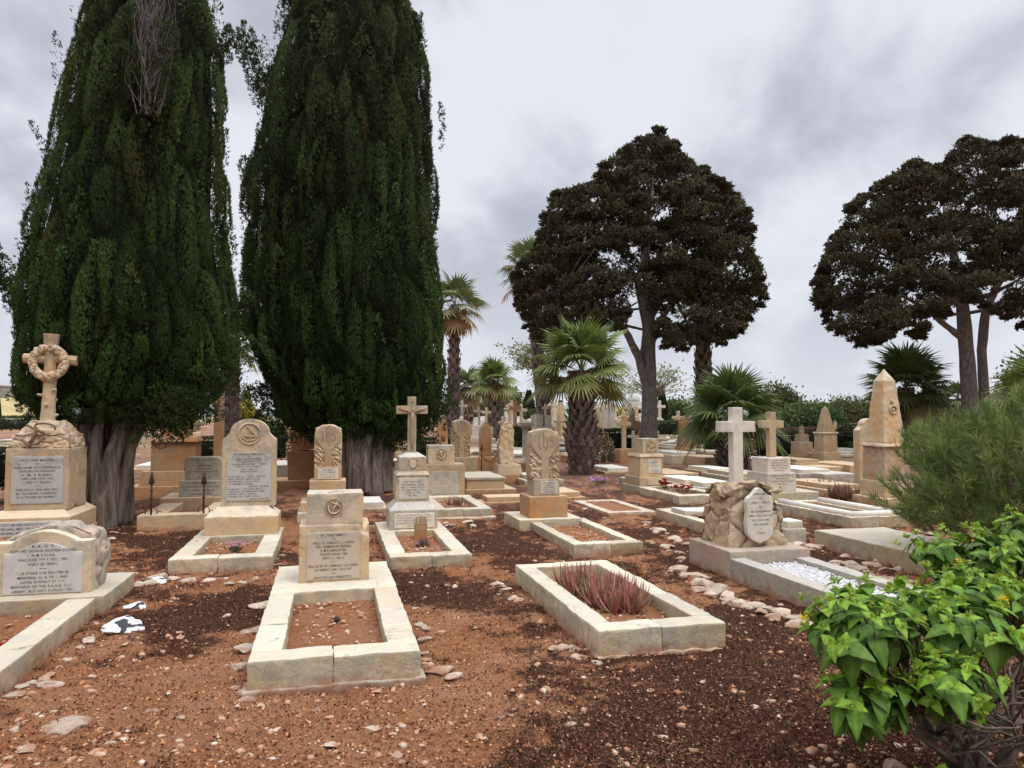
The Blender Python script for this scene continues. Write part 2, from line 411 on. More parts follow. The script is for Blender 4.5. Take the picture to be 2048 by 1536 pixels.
me.polygons.add(len(Fq)); me.polygons.foreach_set('loop_start', (np.arange(len(Fq)) * 4).astype(np.int32)); me.update(calc_edges=True)
me.polygons.foreach_set('use_smooth', [True] * len(Fq))
at_ = me.attributes.new('mulch', 'FLOAT', 'POINT'); at_.data.foreach_set('value', mulch(X, Y).astype(np.float32).ravel())
def soilmat(name, attr=True):
    m, nt, b, out = mat(name); k = NT(nt); p = k.pos()
    n1 = k.noise(p, 1.6, 6, .65); n2 = k.noise(p, 22, 8, .72); n3 = k.noise(p, 90, 6, .8)
    soil = k.mix(k.ramp(n2, .33, .67), (.33, .125, .052), (.54, .25, .12))
    soil = k.mix(k.ramp(n1, .38, .66, 0, .75), soil, (.52, .27, .15))
    soil = k.mix(k.ramp(n3, .52, .64, 0, .85), soil, (.13, .052, .03))
    soil = k.mix(k.ramp(n3, .36, .27, 0, .65), soil, (.56, .36, .24))
    dk = k.mix(k.ramp(n3, .36, .62), (.16, .068, .040), (.045, .022, .015))
    dk = k.mix(k.ramp(n2, .60, .72, 0, .6), dk, (.17, .085, .05))
    if attr:
        a = k.n('Attribute'); a.attribute_name = 'mulch'
        f = k.ramp(k.math('ADD', a.outputs['Fac'], k.math('MULTIPLY', k.math('SUBTRACT', n2, .5), 2.2)), .2, .8)
        c = k.mix(f, soil, dk)
    else: c = k.mix(k.ramp(n1, .5, .8, 0, .4), soil, dk)
    vo = k.n('TexVoronoi'); k.l(p, vo.inputs['Vector']); vo.inputs['Scale'].default_value = 38; vo.inputs['Randomness'].default_value = 1
    peb = k.math('MULTIPLY', k.ramp(vo.outputs['Distance'], .26, .2), k.ramp(k.noise(p, 5, 4, .7), .50, .60))
    vs = k.n('SeparateColor'); k.l(vo.outputs['Color'], vs.inputs[0])
    peb = k.math('MULTIPLY', peb, k.ramp(vs.outputs[0], .62, .66))
    c = k.mix(peb, c, k.mix(vs.outputs[1], (.62, .53, .44), (.50, .27, .17)))
    # beyond the plots: dry olive scrub
    sep = k.n('SeparateXYZ'); k.l(k.n('NewGeometry').outputs['Position'], sep.inputs[0])
    c = k.mix(k.ramp(sep.outputs[1], 9, 24, 0, .72), c, k.mix(k.ramp(n2, .4, .6), (.36, .23, .17), (.22, .125, .085)))
    c = k.mix(k.ramp(sep.outputs[1], 90, 160, 0, 1), c, k.mix(k.ramp(k.noise(k.pos((.05, .05, .05)), 1, 4), .4, .6), (.14, .17, .07), (.42, .34, .2)))
    k.l(c, b.inputs['Base Color']); b.inputs['Roughness'].default_value = .97; b.inputs['Specular IOR Level'].default_value = .1
    bm = k.bump(n2, .045); bm = k.bump(n3, .022, 1, bm); bm = k.bump(peb, .008, 1, bm)
    k.l(bm, b.inputs['Normal']); return m
M['ground'] = soilmat('red_soil'); M['soil'] = soilmat('bed_soil', False)
me.materials.append(M['ground'])
g = bpy.data.objects.new('ground', me); COL.objects.link(g); tag(g, kind='structure')

FOOT = []                        # footprints (origin, u0,u1,v0,v1) that litter keeps off
def inside(x, y, pad=0.0):
    r = np.zeros(np.shape(x), bool); c, s = math.cos(TH), math.sin(TH)
    for o, u0, u1, v0, v1 in FOOT:
        dx = x - o[0]; dy = y - o[1]; u = dx * c + dy * s; v = -dx * s + dy * c
        r |= (u > u0 - pad) & (u < u1 + pad) & (v > v0 - pad) & (v < v1 + pad)
    return r

# ------------------------------------------------------------------ grave parts
def kerb(root, w, l, h, sw, fw, bw, m='kerb', bed=True, far=False, zb=-.08, chips=0):
    J = dict(bev=.010, sub=.045 if not far else 0, jit=.006 if not far else 0, fr=13)
    def beam(x0, x1, y0, y1, z1, nm='kerb_beam'):
        return MB().box(x0, x1, y0, y1, zb, z1).build(nm, M[m], root, **J)
    if far:
        mb = MB(); mb.box(0, w, 0, fw, zb, h); mb.box(0, w, l - bw, l, zb, h - .002); mb.box(0, sw, fw, l - bw, zb, h - .001); mb.box(w - sw, w, fw, l - bw, zb, h - .001)
        mb.build('kerb', M[m], root, bev=.01, sub=.25, jit=.004)
    else:
        k2 = R.uniform(.45, .55) * w
        beam(0, k2, 0, fw, h); beam(k2 + .002, w, 0, fw, h - .003)
        for x0, x1 in ((0, sw), (w - sw, w)):
            c = fw + (l - bw - fw) * R.uniform(.35, .6)
            beam(x0, x1, fw + .001, c, h - R.uniform(.001, .006)); beam(x0, x1, c + .002, l - bw - .001, h - R.uniform(.001, .006))
        beam(0, w, l - bw, l, h)
    FOOT.append((tuple(root.location[:2]), 0, w, 0, l))
    if bed: soilbed(root, sw * .7, w - sw * .7, fw * .7, l - bw + fw * .25, h * .45, far)
def soilbed(root, u0, u1, v0, v1, h, far=False, m='soil'):
    st = .035 if not far else .15
    nu = max(2, int((u1 - u0) / st)); nv = max(2, int((v1 - v0) / st)); o = root.location
    U, V = np.meshgrid(np.linspace(u0, u1, nu), np.linspace(v0, v1, nv))
    Zz = h + (fbm(U * 3 + o.x * 5, V * 3 + o.y * 3, 4, 4, .6) - .5) * .07 + (fbm(U * 14 + o.x * 9, V * 14, 8, 3) - .5) * .03
    mb = MB(); mb.v = [tuple(p) for p in np.stack([U, V, Zz], -1).reshape(-1, 3)]
    mb.f = [(r * nu + c, r * nu + c + 1, (r + 1) * nu + c + 1, (r + 1) * nu + c) for r in range(nv - 1) for c in range(nu - 1)]
    mb.build('soil_bed', M[m], root, bev=0, sub=0, jit=0)
    if not far and root.location.y < 13:              # stones lying on the bed
        n = int((u1 - u0) * (v1 - v0) * 190); pb = MB()
        for q in range(n):
            r = .006 + .022 * R.random() ** 2.5
            pb.rock((R.uniform(u0 + .06, u1 - .06), R.uniform(v0 + .05, v1 - .05), h + R.uniform(-.01, .02)), (r * R.uniform(.8, 1.5), r, r * .7), R.randrange(9999), 1 if r > .012 else 0, .3)
        pb.build('bed_gravel', M['pebble'], root, bev=0, sub=0, jit=0, smooth=False)
def pebmat():
    m, nt, b, out = mat('pebbles'); k = NT(nt)
    vo = k.n('TexNoise'); k.l(k.pos(), vo.inputs['Vector']); vo.inputs['Scale'].default_value = 17; vo.inputs['Detail'].default_value = 1
    f = vo.outputs['Fac']; n = k.noise(k.pos(), 120, 5, .7)
    c = k.mix(k.ramp(f, .35, .5), (.36, .16, .09), (.50, .30, .19)); c = k.mix(k.ramp(f, .54, .64), c, (.60, .52, .43))
    c = k.mix(k.ramp(n, .5, .66, 0, .6), c, (.30, .17, .10))
    k.l(c, b.inputs['Base Color']); b.inputs['Roughness'].default_value = .95; b.inputs['Specular IOR Level'].default_value = .1
    k.l(k.bump(n, .004), b.inputs['Normal']); return m
M['pebble'] = pebmat()
M['whitegravel'] = simple('white_gravel', (.74, .73, .72), (.5, .49, .48), sc=60, bump=.004)
def cracked(freq, amp, seed=0., sx=1., sy=1., sz=1.):
    def f(co, n):
        p = Vector((co.x * sx * freq + seed, co.y * sy * freq, co.z * sz * freq))
        p += noise.noise_vector(p * .9) * .3
        d = noise.voronoi(p)[0]; e = min(1, (d[1] - d[0]) * 5.5)
        bulge = (e ** .5 - 1) * amp
        return n * (bulge + noise.noise(co * 11 + Vector((seed, 0, 0))) * amp * .45 + noise.noise(co * 27) * amp * .22)
    return f
GR = 'stone kerbed graves in the sailors plot'
def T(name, label, cat, o, rot=TH, group=None): return thing(name, label, cat, (o[0], o[1], gz(*o) if o[1] > 20 else 0), rot, group)
def ihs(root, cx, zc, s, y, d=.012):
    """gothic IHS monogram cut in strokes, cap height s"""
    mb = MB(); w = s * .10
    def P(*p): return [(cx + a * s, zc + b * s) for a, b in p]
    mb.stroke(P((-.50, .38), (-.42, .30), (-.44, -.30), (-.34, -.42)), w, y, y + d)
    mb.stroke(P((-.16, .62), (-.14, -.22), (-.08, -.34)), w, y, y + d)
    mb.stroke(P((-.14, .10), (.0, .34), (.10, .22), (.10, -.25), (-.02, -.52)), w, y, y + d)
    mb.stroke(P((.50, .30), (.34, .36), (.28, .22), (.48, .02), (.50, -.16), (.38, -.30), (.24, -.24)), w, y, y + d)
    return mb.build('monogram', M['recess'], root, bev=0, sub=0, jit=0, smooth=False)
def anchor(root, cx, zc, r, y, m='cream', tilt=25, name='anchor_carving'):
    """carved anchor with rope in a round sunk panel"""
    pn = MB(); n = 28
    pn.prism([(cx + r * math.cos(2 * PI * i / n), zc + r * math.sin(2 * PI * i / n)) for i in range(n)], y - .0015, y + .01)
    pan = pn.build(name + '_panel' if False else 'carved_panel', M['recess'], root, bev=0, sub=0, jit=0, smooth=False)
    mb = MB(); ring = [(cx + r * 1.04 * math.cos(2 * PI * i / 24), y - .002, zc + r * 1.04 * math.sin(2 * PI * i / 24)) for i in range(25)]
    mb.tube(ring, r * .055, 5, False)
    t = math.radians(tilt)
    def P(a, b): return (cx + r * (a * math.cos(t) + b * math.sin(t)), y - .010, zc + r * (-a * math.sin(t) + b * math.cos(t)))
    mb.tube([P(0, .7), P(0, -.62)], [r * .085, r * .11], 7)
    mb.tube([P(-.5, .42), P(0, .46), P(.5, .42)], [r * .07, r * .1, r * .07], 7)
    mb.tube([P(-.66, -.12), P(-.5, -.45), P(-.2, -.66), P(0, -.7), P(.2, -.66), P(.5, -.45), P(.66, -.12)], [r * .05, r * .1, r * .12, r * .13, r * .12, r * .1, r * .05], 7)
    mb.tube([P(-.75, -.25), P(-.66, -.02), P(-.5, -.22)], r * .06, 5); mb.tube([P(.75, -.25), P(.66, -.02), P(.5, -.22)], r * .06, 5)
    mb.tube([P(.12 * math.cos(a), .8 + .12 * math.sin(a)) for a in [i * PI / 4 for i in range(9)]], r * .04, 5)
    mb.tube([P(.25 * math.sin(i * .8), .7 - i * .13) for i in range(11)], r * .045, 5)
    mb.build(name, M[m], pan, bev=0, sub=0, jit=0)
def latin(mb, cx, yc, z0, z1, arm, w, d, za, fl=0):
    """upright cross as one outline: foot z0, top z1, arm half span, bar width, depth, arm centre height"""
    h = w / 2
    pts = [(cx - h, z0), (cx + h, z0), (cx + h, za - h), (cx + arm, za - h - fl), (cx + arm, za + h + fl), (cx + h, za + h), (cx + h + fl, z1), (cx - h - fl, z1), (cx - h, za + h), (cx - arm, za + h + fl), (cx - arm, za - h - fl), (cx - h, za - h)]
    return mb.prism(pts, yc - d / 2, yc + d / 2)
def archpts(x0, x1, z0, zs, zt, sh=0.06, n=14):
    """headstone outline with shoulders sh wide and a round head rising to zt"""
    cx = (x0 + x1) / 2; r = (x1 - x0) / 2 - sh
    pts = [(x0, z0), (x1, z0), (x1, zs)]
    if sh: pts += [(x1 - sh * .5, zs + sh * .35), (x1 - sh * .95, zs + sh * .9)]
    b = zs + sh * .9
    for i in range(n + 1):
        a = PI * i / n; pts.append((cx + r * math.cos(a), b + (zt - b) * math.sin(a)))
    if sh: pts += [(x0 + sh * .5, zs + sh * .35)]
    pts.append((x0, zs)); return pts

# ================================================================== D: anchor grave in the centre
o = at(493, 1388)
d = T('kerbed_grave', 'pale kerbed grave of red soil, two block headstone with round anchor carving, nearest the middle', 'grave', o)
kerb(d, .97, 2.72, .175, .18, .20, 1.06)
MB().box(-.03, 1.0, -.03, .14, -.05, .022).build('footing', M['rubble'], d, bev=.01, sub=.04, jit=.009)
MB().box(.20, .77, 1.95, 2.36, .172, .643).build('headstone', M['ochre'], d, bev=.008, sub=.04, jit=.003,
    disp=lambda c, n: Vector((-.05, .02, -.05)) * max(0, 1 - (c - Vector((.77, 1.95, .62))).length / .09) * (1 + noise.noise(c * 30)))
MB().box(.258, .715, 1.965, 2.30, .641, .905).build('headstone_block', M['cream'], d, bev=.008, sub=.04, jit=.003)
MB().box(.42, .56, 2.05, 2.065, .903, .908).build('slot', M['recess'], d, bev=0, sub=0, jit=0)
pl = MB().box(.262, .69, 1.943, 1.96, .195, .585).build('plaque', M['plaquew'], d, bev=.003, sub=.05, jit=.001)
inscription(pl, [('IN LOVING MEMORY', .5, 0), ('OF', .07, 0), ('WILLIAM CARLETT ASHFORD', .8, 0), ('2ND YEOMAN OF SIGNALS', .68, 0), ('H M S LANCASTER', .5, 0), ('DIED 4TH AUGUST 1909', .53, 0), ('AGED 21 YEARS', .42, 0), '-',
    ('ERECTED BY HIS COMRADES AS A TOKEN', .96, 0), ('OF RESPECT AND SYMPATHY', .72, 0), '-', ('GONE BUT NOT FORGOTTEN', .74, 0)], .27, .682, .20, .578, 1.941, hf=.62)
anchor(d, .478, .785, .072, 1.9635, 'ochre', 28)

# ================================================================== B: low arched stone, front left
o = at(19, 1378)
d = T('kerbed_grave', 'long plain kerb with a low arched rock backed headstone, cut by the left edge', 'grave', o)
for a, b_ in ((-.35, .62), (.622, 1.58)):
    MB().box(-.2, 0, a, b_, -.06, .14).build('kerb_beam', M['kerb'], d, bev=.009, sub=.06, jit=.0035)
MB().box(-1.25, -1.05, -.35, 1.58, -.06, .14).build('kerb_beam', M['kerb'], d, bev=.009, sub=.06, jit=.0035)
MB().box(-1.3, .06, 1.585, 2.5, .0, .15).build('head_slab', M['kerb'], d, bev=.009, sub=.06, jit=.004)
soilbed(d, -1.1, -.15, -.4, 1.9, .035)
FOOT.append((o, -1.3, 0, -.5, 1.6)); FOOT.append((o, -1.35, .06, 1.6, 2.5))
def segarch(x0, x1, z0, zs, zt, ins, n=12):
    p = [(x0, z0), (x1, z0), (x1, zs), (x1 - ins, zs)]
    cx = (x0 + x1) / 2; r = (x1 - x0) / 2 - ins
    for i in range(1, n): a = -1 + 2 * i / n; p.append((cx - a * r, zs + (zt - zs) * (1 - a * a)))
    return p + [(x0 + ins, zs), (x0, zs)]
MB().prism(segarch(-.765, -.08, .147, .56, .645, .11), 1.75, 1.86).build('headstone', M['cream'], d, bev=.008, sub=.04, jit=.003)
MB().prism([(-.74, .147), (-.07, .147), (-.045, .45), (-.10, .60), (-.26, .665), (-.42, .685), (-.60, .63), (-.74, .57)], 1.855, 2.16).build('rock_back', M['rubble'], d, bev=.02, sub=.04, jit=.012, disp=cracked(6, .03, 3))
pl = MB().prism(segarch(-.702, -.145, .158, .475, .555, .07), 1.742, 1.756).build('plaque', M['plaque'], d, bev=.003, sub=.05, jit=.001)
inscription(pl, [('R. A. O. B.', .3, 0), ('EDWARD GEORGE HUTTON STOKES', .86, 0), ('H M S STAG', .3, 0), ('WHO DIED THE 7. OCT. 1908', .66, 0), ('AGED 20 YEARS.', .40, 0), '-', ('THIS STONE WAS ERECTED IN', .68, 0), ('MEMORIAL OF A TRUE AND', .66, 0), ('LOYAL BUFFALO BY THE', .58, 0),
    ('BRETHREN OF THE R.A.O.B. G.L.E.', .82, 0), ('ABSENT BUT NOT FORGOTTEN', .80, 0)], -.69, -.157, .165, .545, 1.7405, hf=.6)

# ================================================================== A: cross with wreath on carved rockwork
o = at(140, 1085)
d = T('cross_monument', 'tall weathered cross ringed by a carved wreath, standing on rockwork and a plaqued pedestal', 'monument', o)
FOOT.append((o, -.95, .05, -.05, .9))
MB().box(-.92, .0, 0, 1.1, -.1, .10).build('pedestal_base', M['ochre'], d)
MB().box(-.92, -.01, .01, 1.08, .095, .31).build('pedestal_base', M['ochre'], d, bev=.006, sub=.06)
MB().box(-.92, -.01, .01, 1.08, .308, .39, .10, .10).build('pedestal_moulding', M['ochre'], d, bev=.004, sub=.06)
MB().box(-.775, -.075, .13, .85, .388, 1.15).build('pedestal', M['ochre'], d, bev=.008, sub=.05, disp=lambda c, n: n * -.03 * max(0, noise.noise(Vector((c.x * 3, c.y * 3, c.z * 6)))) if c.y > .4 else Vector())
pl = MB().box(-.705, -.135, .121, .14, .47, 1.05).build('plaque', M['plaque'], d, bev=.003, sub=.06, jit=.001)
inscription(pl, [('IN LOVING MEMORY', .66, 0), ('OF', .06, 0), ('WILLIAM WOODIFIELD', .93, 0), ('LATE BERTH STEWARD', .68, 0), ('H.  M.  S  RUSSELL', .62, 0), ('DIED JUNE 15TH 1916', .64, 0), ('AGED 30 YEARS.', .55, 0), '-', ('THIS STONE WAS ERECTED', .82, 0), ('BY THE SHIPS COMPANY', .80, 0), ('AS A TOKEN OF RESPECT', .80, 0)], -.70, -.14, .53, 1.03, .1185, hf=.55)
pl2 = MB().box(-.86, -.11, .001, .02, .03, .27).build('plaque', M['plaque'], d, bev=.003, sub=.06, jit=.001)
inscription(pl2, [('SLEEP ON DEAR SON AND TAKE THY REST', .9, 1), ('AND WE SHALL MEET THY FACE AGAIN', .85, 1), ('AND WE SHALL SEE IN REALMS ABOVE', .8, 1), ('THAT HAPPY LAND WHERE ALL IS LOVE', .84, 1)], -.84, -.12, .06, .26, -.0015, hf=.6)
MB().box(-.76, -.09, .15, .82, 1.148, 1.32, .02, .05).build('rockwork', M['rough'], d, bev=.02, sub=.035, jit=.004, disp=cracked(5.5, .035, 5, 1, 1, 2.4))
MB().box(-.72, -.13, .18, .80, 1.31, 1.49, .14, .12).build('rockwork', M['rough'], d, bev=.02, sub=.035, jit=.004, disp=cracked(5.5, .035, 9, .8, 1, 2.2))
rp = MB(); rp.tube([(-.56 + .3 * t + .05 * math.sin(t * 9), .155 - .03 * t, 1.20 + .26 * math.sin(t * 2.4)) for t in [i / 14 for i in range(15)]], .013, 6)
rp.tube([(-.56, .14, 1.44), (-.36, .15, 1.33)], .017, 6); rp.tube([(-.60, .13, 1.26), (-.52, .12, 1.19), (-.42, .12, 1.21), (-.37, .13, 1.29)], .017, 6); rp.tube([(-.46, .14, 1.40), (-.5, .12, 1.20)], .015, 6)
rp.build('rope_and_anchor', M['rough'], d, bev=0, sub=0, jit=0)
cx, cy = -.43, .45
mb = MB(); mb.tube([(cx, cy, 1.46), (cx + .01, cy, 1.80), (cx + .015, cy, 2.10)], [.088, .078, .075], 9, wob=.12)
mb.tube([(cx + .015, cy, 2.10), (cx + .015, cy, 2.38), (cx + .02, cy, 2.60)], [.072, .075, .098], 9, wob=.14, seed=2)
mb.tube([(cx - .29, cy, 2.29), (cx - .1, cy, 2.285), (cx + .12, cy, 2.28), (cx + .33, cy, 2.265)], [.062, .058, .058, .066], 8, wob=.15, seed=3)
for i in range(9): z = 1.55 + i * .065; a = i * 2.4; mb.tube([(cx + .07 * math.cos(a), cy + .07 * math.sin(a), z), (cx + .125 * math.cos(a), cy + .12 * math.sin(a), z + .02)], [.024, .014], 6)
mb.build('cross', M['ochre'], d, bev=.004, sub=.04, jit=.006, fr=14)
wr = MB(); zc = 2.235; rr_ = .185
wr.tube([(cx + .01 + rr_ * math.cos(2 * PI * i / 30), cy - .04, zc + rr_ * math.sin(2 * PI * i / 30)) for i in range(31)], .054, 8, False)
for i in range(22):
    a = 2 * PI * i / 22; big = (1.25 if PI * 1.1 < a < PI * 1.95 else 1)
    wr.rock((cx + .01 + rr_ * math.cos(a), cy - .075, zc + rr_ * math.sin(a)), (.058 * big, .045, .058 * big), i, 2, .3)
    if i % 2: wr.tube([(cx + .01 + (rr_ + .045 * math.cos(t * PI / 4) * .8) * math.cos(a + .12 * math.sin(t * PI / 4)), cy - .105, zc + (rr_ + .045 * math.cos(t * PI / 4) * .8) * math.sin(a + .12 * math.sin(t * PI / 4))) for t in range(9)], .008, 5, False)
wr.build('wreath', M['rough'], d, bev=0, sub=0, jit=.004, fr=20)

# ================================================================== C: round headed stone with verse plaque
o = at(335, 1151)
d = T('kerbed_grave', 'round headed shouldered headstone with a white verse plaque over a sloped plinth', 'grave', o)
kerb(d, .97, 2.02, .15, .19, .20, .62)
MB().box(.10, .93, 1.45, 1.95, .147, .36).build('plinth', M['ochre'], d, bev=.008, sub=.05)
MB().box(.10, .93, 1.45, 1.95, .358, .47, .13, .12).build('plinth_slope', M['cream'], d, bev=.006, sub=.05)
MB().prism(archpts(.27, .885, .468, 1.27, 1.515, .085), 1.60, 1.80).build('headstone', M['cream'], d, bev=.008, sub=.045, jit=.003)
cc = (.577, 1.335)
MB().tube([(cc[0] + .125 * math.cos(2 * PI * i / 26), 1.598, cc[1] + .125 * math.sin(2 * PI * i / 26)) for i in range(27)], .012, 6, False).build('medallion_ring', M['cream'], d, bev=0, sub=0, jit=0)
mb = MB(); mb.stroke([(cc[0] - .085, cc[1] - .04), (cc[0] - .03, cc[1] - .085), (cc[0] + .05, cc[1] - .08), (cc[0] + .09, cc[1] - .03)], .022, 1.588, 1.602)
mb.stroke([(cc[0] - .06, cc[1] - .02), (cc[0] + .02, cc[1] - .035), (cc[0] + .08, cc[1] - .02)], .02, 1.586, 1.602); mb.stroke([(cc[0] - .03, cc[1] + .085), (cc[0] + .08, cc[1] - .02)], .012, 1.588, 1.602)
mb.stroke([(cc[0] - .01, cc[1] + .03), (cc[0] - .03, cc[1] - .02)], .016, 1.588, 1.602); mb.build('praying_hands_carving', M['ochre'], d, bev=.003, sub=.02, jit=.002)
pl = MB().prism([(.325, .53), (.83, .53), (.83, 1.04), (.765, 1.115), (.39, 1.115), (.325, 1.04)], 1.59, 1.605).build('plaque', M['plaque'], d, bev=.002, sub=.06, jit=.001)
inscription(pl, [('IN AFFECTIONATE REMEMBRANCE', .74, 0), ('OF', .05, 0), ('EMMA JANE TURNER', .62, 0), ('THE BELOVED WIFE OF', .56, 0), ('FREDERICK ALFRED TURNER', .84, 0), ('WHO DIED AT VITTORIOSA', .62, 0), ('JUNE 8TH 1904', .38, 0), ('AGED 49 YEARS.', .44, 0), '-',
    ('IN SLUMBER SO PEACEFUL RESTING', .9, 1), ('SWEET ARE THE TENDER HOURS,', .80, 1), ('THE DEAREST VOICE IS STILL,', .76, 1), ('TO WHISPERS HER NAME', .60, 1), ('BEYOND THE SKIES.', .50, 2), ('IN HEAVENLY CITADELS ABOVE,', .84, 1), ('THERE LIES THE BEAUTIFUL ISLES', .88, 1), ('THE FINE ETERNAL SHINING', .68, 1), ('THE BEAUTIFUL PURE ANGELS', .76, 1), ('HUMBLY WITH THEE', .48, 2)], .34, .815, .54, 1.105, 1.5885, hf=.6)
# ================================================================== E: crucifix on stepped pedestal, marker 186
o = at(780, 1142)
d = T('kerbed_grave', 'slim crucifix on a stepped white plaque pedestal, kerb holding the small 186 marker', 'grave', o)
kerb(d, .84, 2.55, .135, .18, .22, .85)
MB().box(.13, .73, 1.78, 2.35, .132, .375).build('pedestal_base', M['grey'], d, bev=.007, sub=.05)
MB().box(.13, .73, 1.78, 2.35, .373, .47, .09, .09).build('pedestal_slope', M['grey'], d, bev=.005, sub=.05)
MB().box(.22, .64, 1.87, 2.26, .468, .80, .008, .006).build('pedestal', M['cream'], d, bev=.006, sub=.05)
MB().box(.215, .645, 1.865, 2.265, .798, .85, .035, .03).build('pedestal_cap', M['cream'], d, bev=.006, sub=.05)
MB().box(.255, .605, 1.90, 2.22, .848, 1.03).build('star_block', M['cream'], d, bev=.006, sub=.05)
MB().box(.255, .605, 1.90, 2.22, 1.028, 1.085, .10, .09).build('block_cap', M['grey'], d, bev=.006, sub=.05)
sb = MB(); sb.prism([(.43 + (.082 if i % 2 == 0 else .05) * math.sin(2 * PI * i / 14), .945 + (.082 if i % 2 == 0 else .05) * math.cos(2 * PI * i / 14)) for i in range(14)], 1.8975, 1.905)
s_ = sb.build('star_badge', M['recess'], d, bev=0, sub=0, jit=0, smooth=False)
MB().prism([(.43 + .045 * math.cos(2 * PI * i / 18), .94 + .052 * math.sin(2 * PI * i / 18)) for i in range(18)], 1.889, 1.9).build('crest', M['cream'], s_, bev=.004, sub=.02, jit=.003)
MB.latin = None
mb = MB(); latin(mb, .43, 2.06, 1.08, 1.80, .20, .105, .085, 1.63); mb.build('cross', M['cream'], d, bev=.006, sub=.03, jit=.003)
f_ = MB()
f_.tube([(.43, 2.0, 1.60), (.435, 1.985, 1.50), (.43, 1.99, 1.42), (.425, 1.985, 1.36), (.43, 1.995, 1.20), (.43, 2.0, 1.12)], [.02, .03, .024, .03, .018, .012], 8)
f_.tube([(.43, 2.0, 1.575), (.50, 2.0, 1.62), (.60, 2.005, 1.65)], [.014, .012, .009], 6); f_.tube([(.43, 2.0, 1.575), (.36, 2.0, 1.62), (.26, 2.005, 1.65)], [.014, .012, .009], 6)
f_.rock((.43, 1.985, 1.63), (.02, .02, .026), 3, 2, .1); f_.rock((.43, 2.0, 1.735), (.028, .012, .02), 4, 2, .3)
f_.build('carved_vine', M['recess'], d, bev=0, sub=0, jit=.003)
pl = MB().box(.252, .60, 1.861, 1.875, .50, .765).build('plaque', M['white'], d, bev=.002, sub=.05, jit=.0005)
inscription(pl, ['', ('LOVE THE WORLD', .78, 0), ('PTE E DARNELL 2ND BN', .88, 0), ('R.M.L.I. H M S HOOD', .9, 0), ('WHO DIED AT MALTA 17TH', .86, 0), ('AGED 22 YRS', .56, 0), ('R.I.P.', .3, 0), ''], .262, .59, .50, .77, 1.8595, hf=.62)
pl = MB().box(.19, .69, 1.771, 1.785, .155, .335).build('plaque', M['white'], d, bev=.002, sub=.05, jit=.0005)
inscription(pl, [('THIS STONE WAS ERECTED BY HIS', .9, 1), ('WHOLE COMPANY AS A TOKEN OF', .86, 1), ('TRUST IN SINCERE REGARD AND', .92, 1), ('MESSMATES SHARED REGRET', .84, 1), ('AND SORROW', .4, 0)], .21, .68, .165, .33, 1.7695, 'inkf', hf=.58)
mk = T('grave_marker', 'small tan stone tablet numbered 186 stuck in the crucifix grave bed', 'marker', wl(o, .40, 1.38), TH)
MB().prism([(0, .02), (.145, .02), (.15, .33), (.135, .355), (.075, .365), (.01, .35), (-.005, .33)], 0, .045).build('tablet', M['orange'], mk, bev=.006, sub=.03, jit=.002)
MB().prism([(-.004, .255), (.149, .255), (.15, .33), (.135, .355), (.075, .365), (.01, .35), (-.005, .33)], -.002, .03).build('pale_top', M['cream'], mk, bev=.004, sub=.03, jit=.0005)
inscription(mk, [('186', 1, 0)], .015, .14, .255, .36, -.0045, 'recess', hf=.75, name='number')

# ================================================================== F: IHS stele on orange block
def stele(root, u0, u1, v0, v1, z0, z1, mt='ochre'):
    """rough hewn slab with a raised round headed cross carrying the monogram"""
    cx = (u0 + u1) / 2; w = u1 - u0; zc = z1 - w * .43; r = w * .45
    MB().prism([(u0 + w * .02, z0), (u1 - w * .02, z0), (u1, zc - r * .7), (u1, zc + .02), (u1 - w * .03, z1 - w * .14), (cx + w * .2, z1 - w * .01), (cx, z1), (cx - w * .2, z1 - w * .03), (u0 + w * .06, z1 - w * .12), (u0, zc)], v0 + .025, v1).build('headstone', M[mt], root, bev=.012, sub=.035, jit=.006,
        disp=lambda c, n: n * .012 * noise.noise(c * 16) if c.z > zc + r * .5 else Vector())
    for a, b_ in ((u0 + w * .04, cx - w * .15), (cx + w * .15, u1 - w * .04)):
        MB().box(a, b_, v0 + .012, v0 + .05, z0 + .005, zc - r * .85).build('hewn_panel', M[mt], root, bev=0, sub=.014, jit=0, disp=lambda c, n: n * (.034 * noise.noise(Vector((c.x * 22, 3, c.z * 34 + c.x * 30))) + .012 * noise.noise(c * 60)))
    s = w * .14; pts = [(cx - s, z0 + .001), (cx + s, z0 + .001), (cx + s, zc - r * 1.15)]
    a0 = -.62
    for i in range(15):
        a = a0 + (PI - 2 * a0) * i / 14; pts.append((cx + r * 1.04 * math.cos(a), zc + r * math.sin(a) * .92))
    pts += [(cx - s, zc - r * 1.15)]
    MB().prism(pts, v0, v0 + .06).build('relief_cross', M[mt], root, bev=.006, sub=.04, jit=.002)
    ihs(root, cx + w * .02, zc + .0, w * .50, v0 - .003, .007)
o = at(1148, 1113)
d = T('kerbed_grave', 'rough hewn IHS stele on an orange block, kerb bed with tan stones, right of centre', 'grave', o)
kerb(d, .83, 2.0, .13, .13, .17, .2)
MB().box(-.16, .72, 1.80, 2.7, -.05, .16).build('head_slab', M['kerb'], d, bev=.008, sub=.06)
FOOT.append((o, -.16, .72, 1.8, 2.7))
MB().box(.01, .56, 1.93, 2.46, .158, .45).build('block', M['orange'], d, bev=.009, sub=.05, jit=.003)
MB().box(.09, .46, 1.99, 2.36, .448, .685).build('plinth', M['ochre'], d, bev=.008, sub=.05, jit=.003)
stele(d, .055, .485, 2.04, 2.30, .683, 1.375)
pl = MB().box(.185, .435, 1.981, 1.995, .48, .655).build('plaque', M['white'], d, bev=.002, sub=.05, jit=.0005)
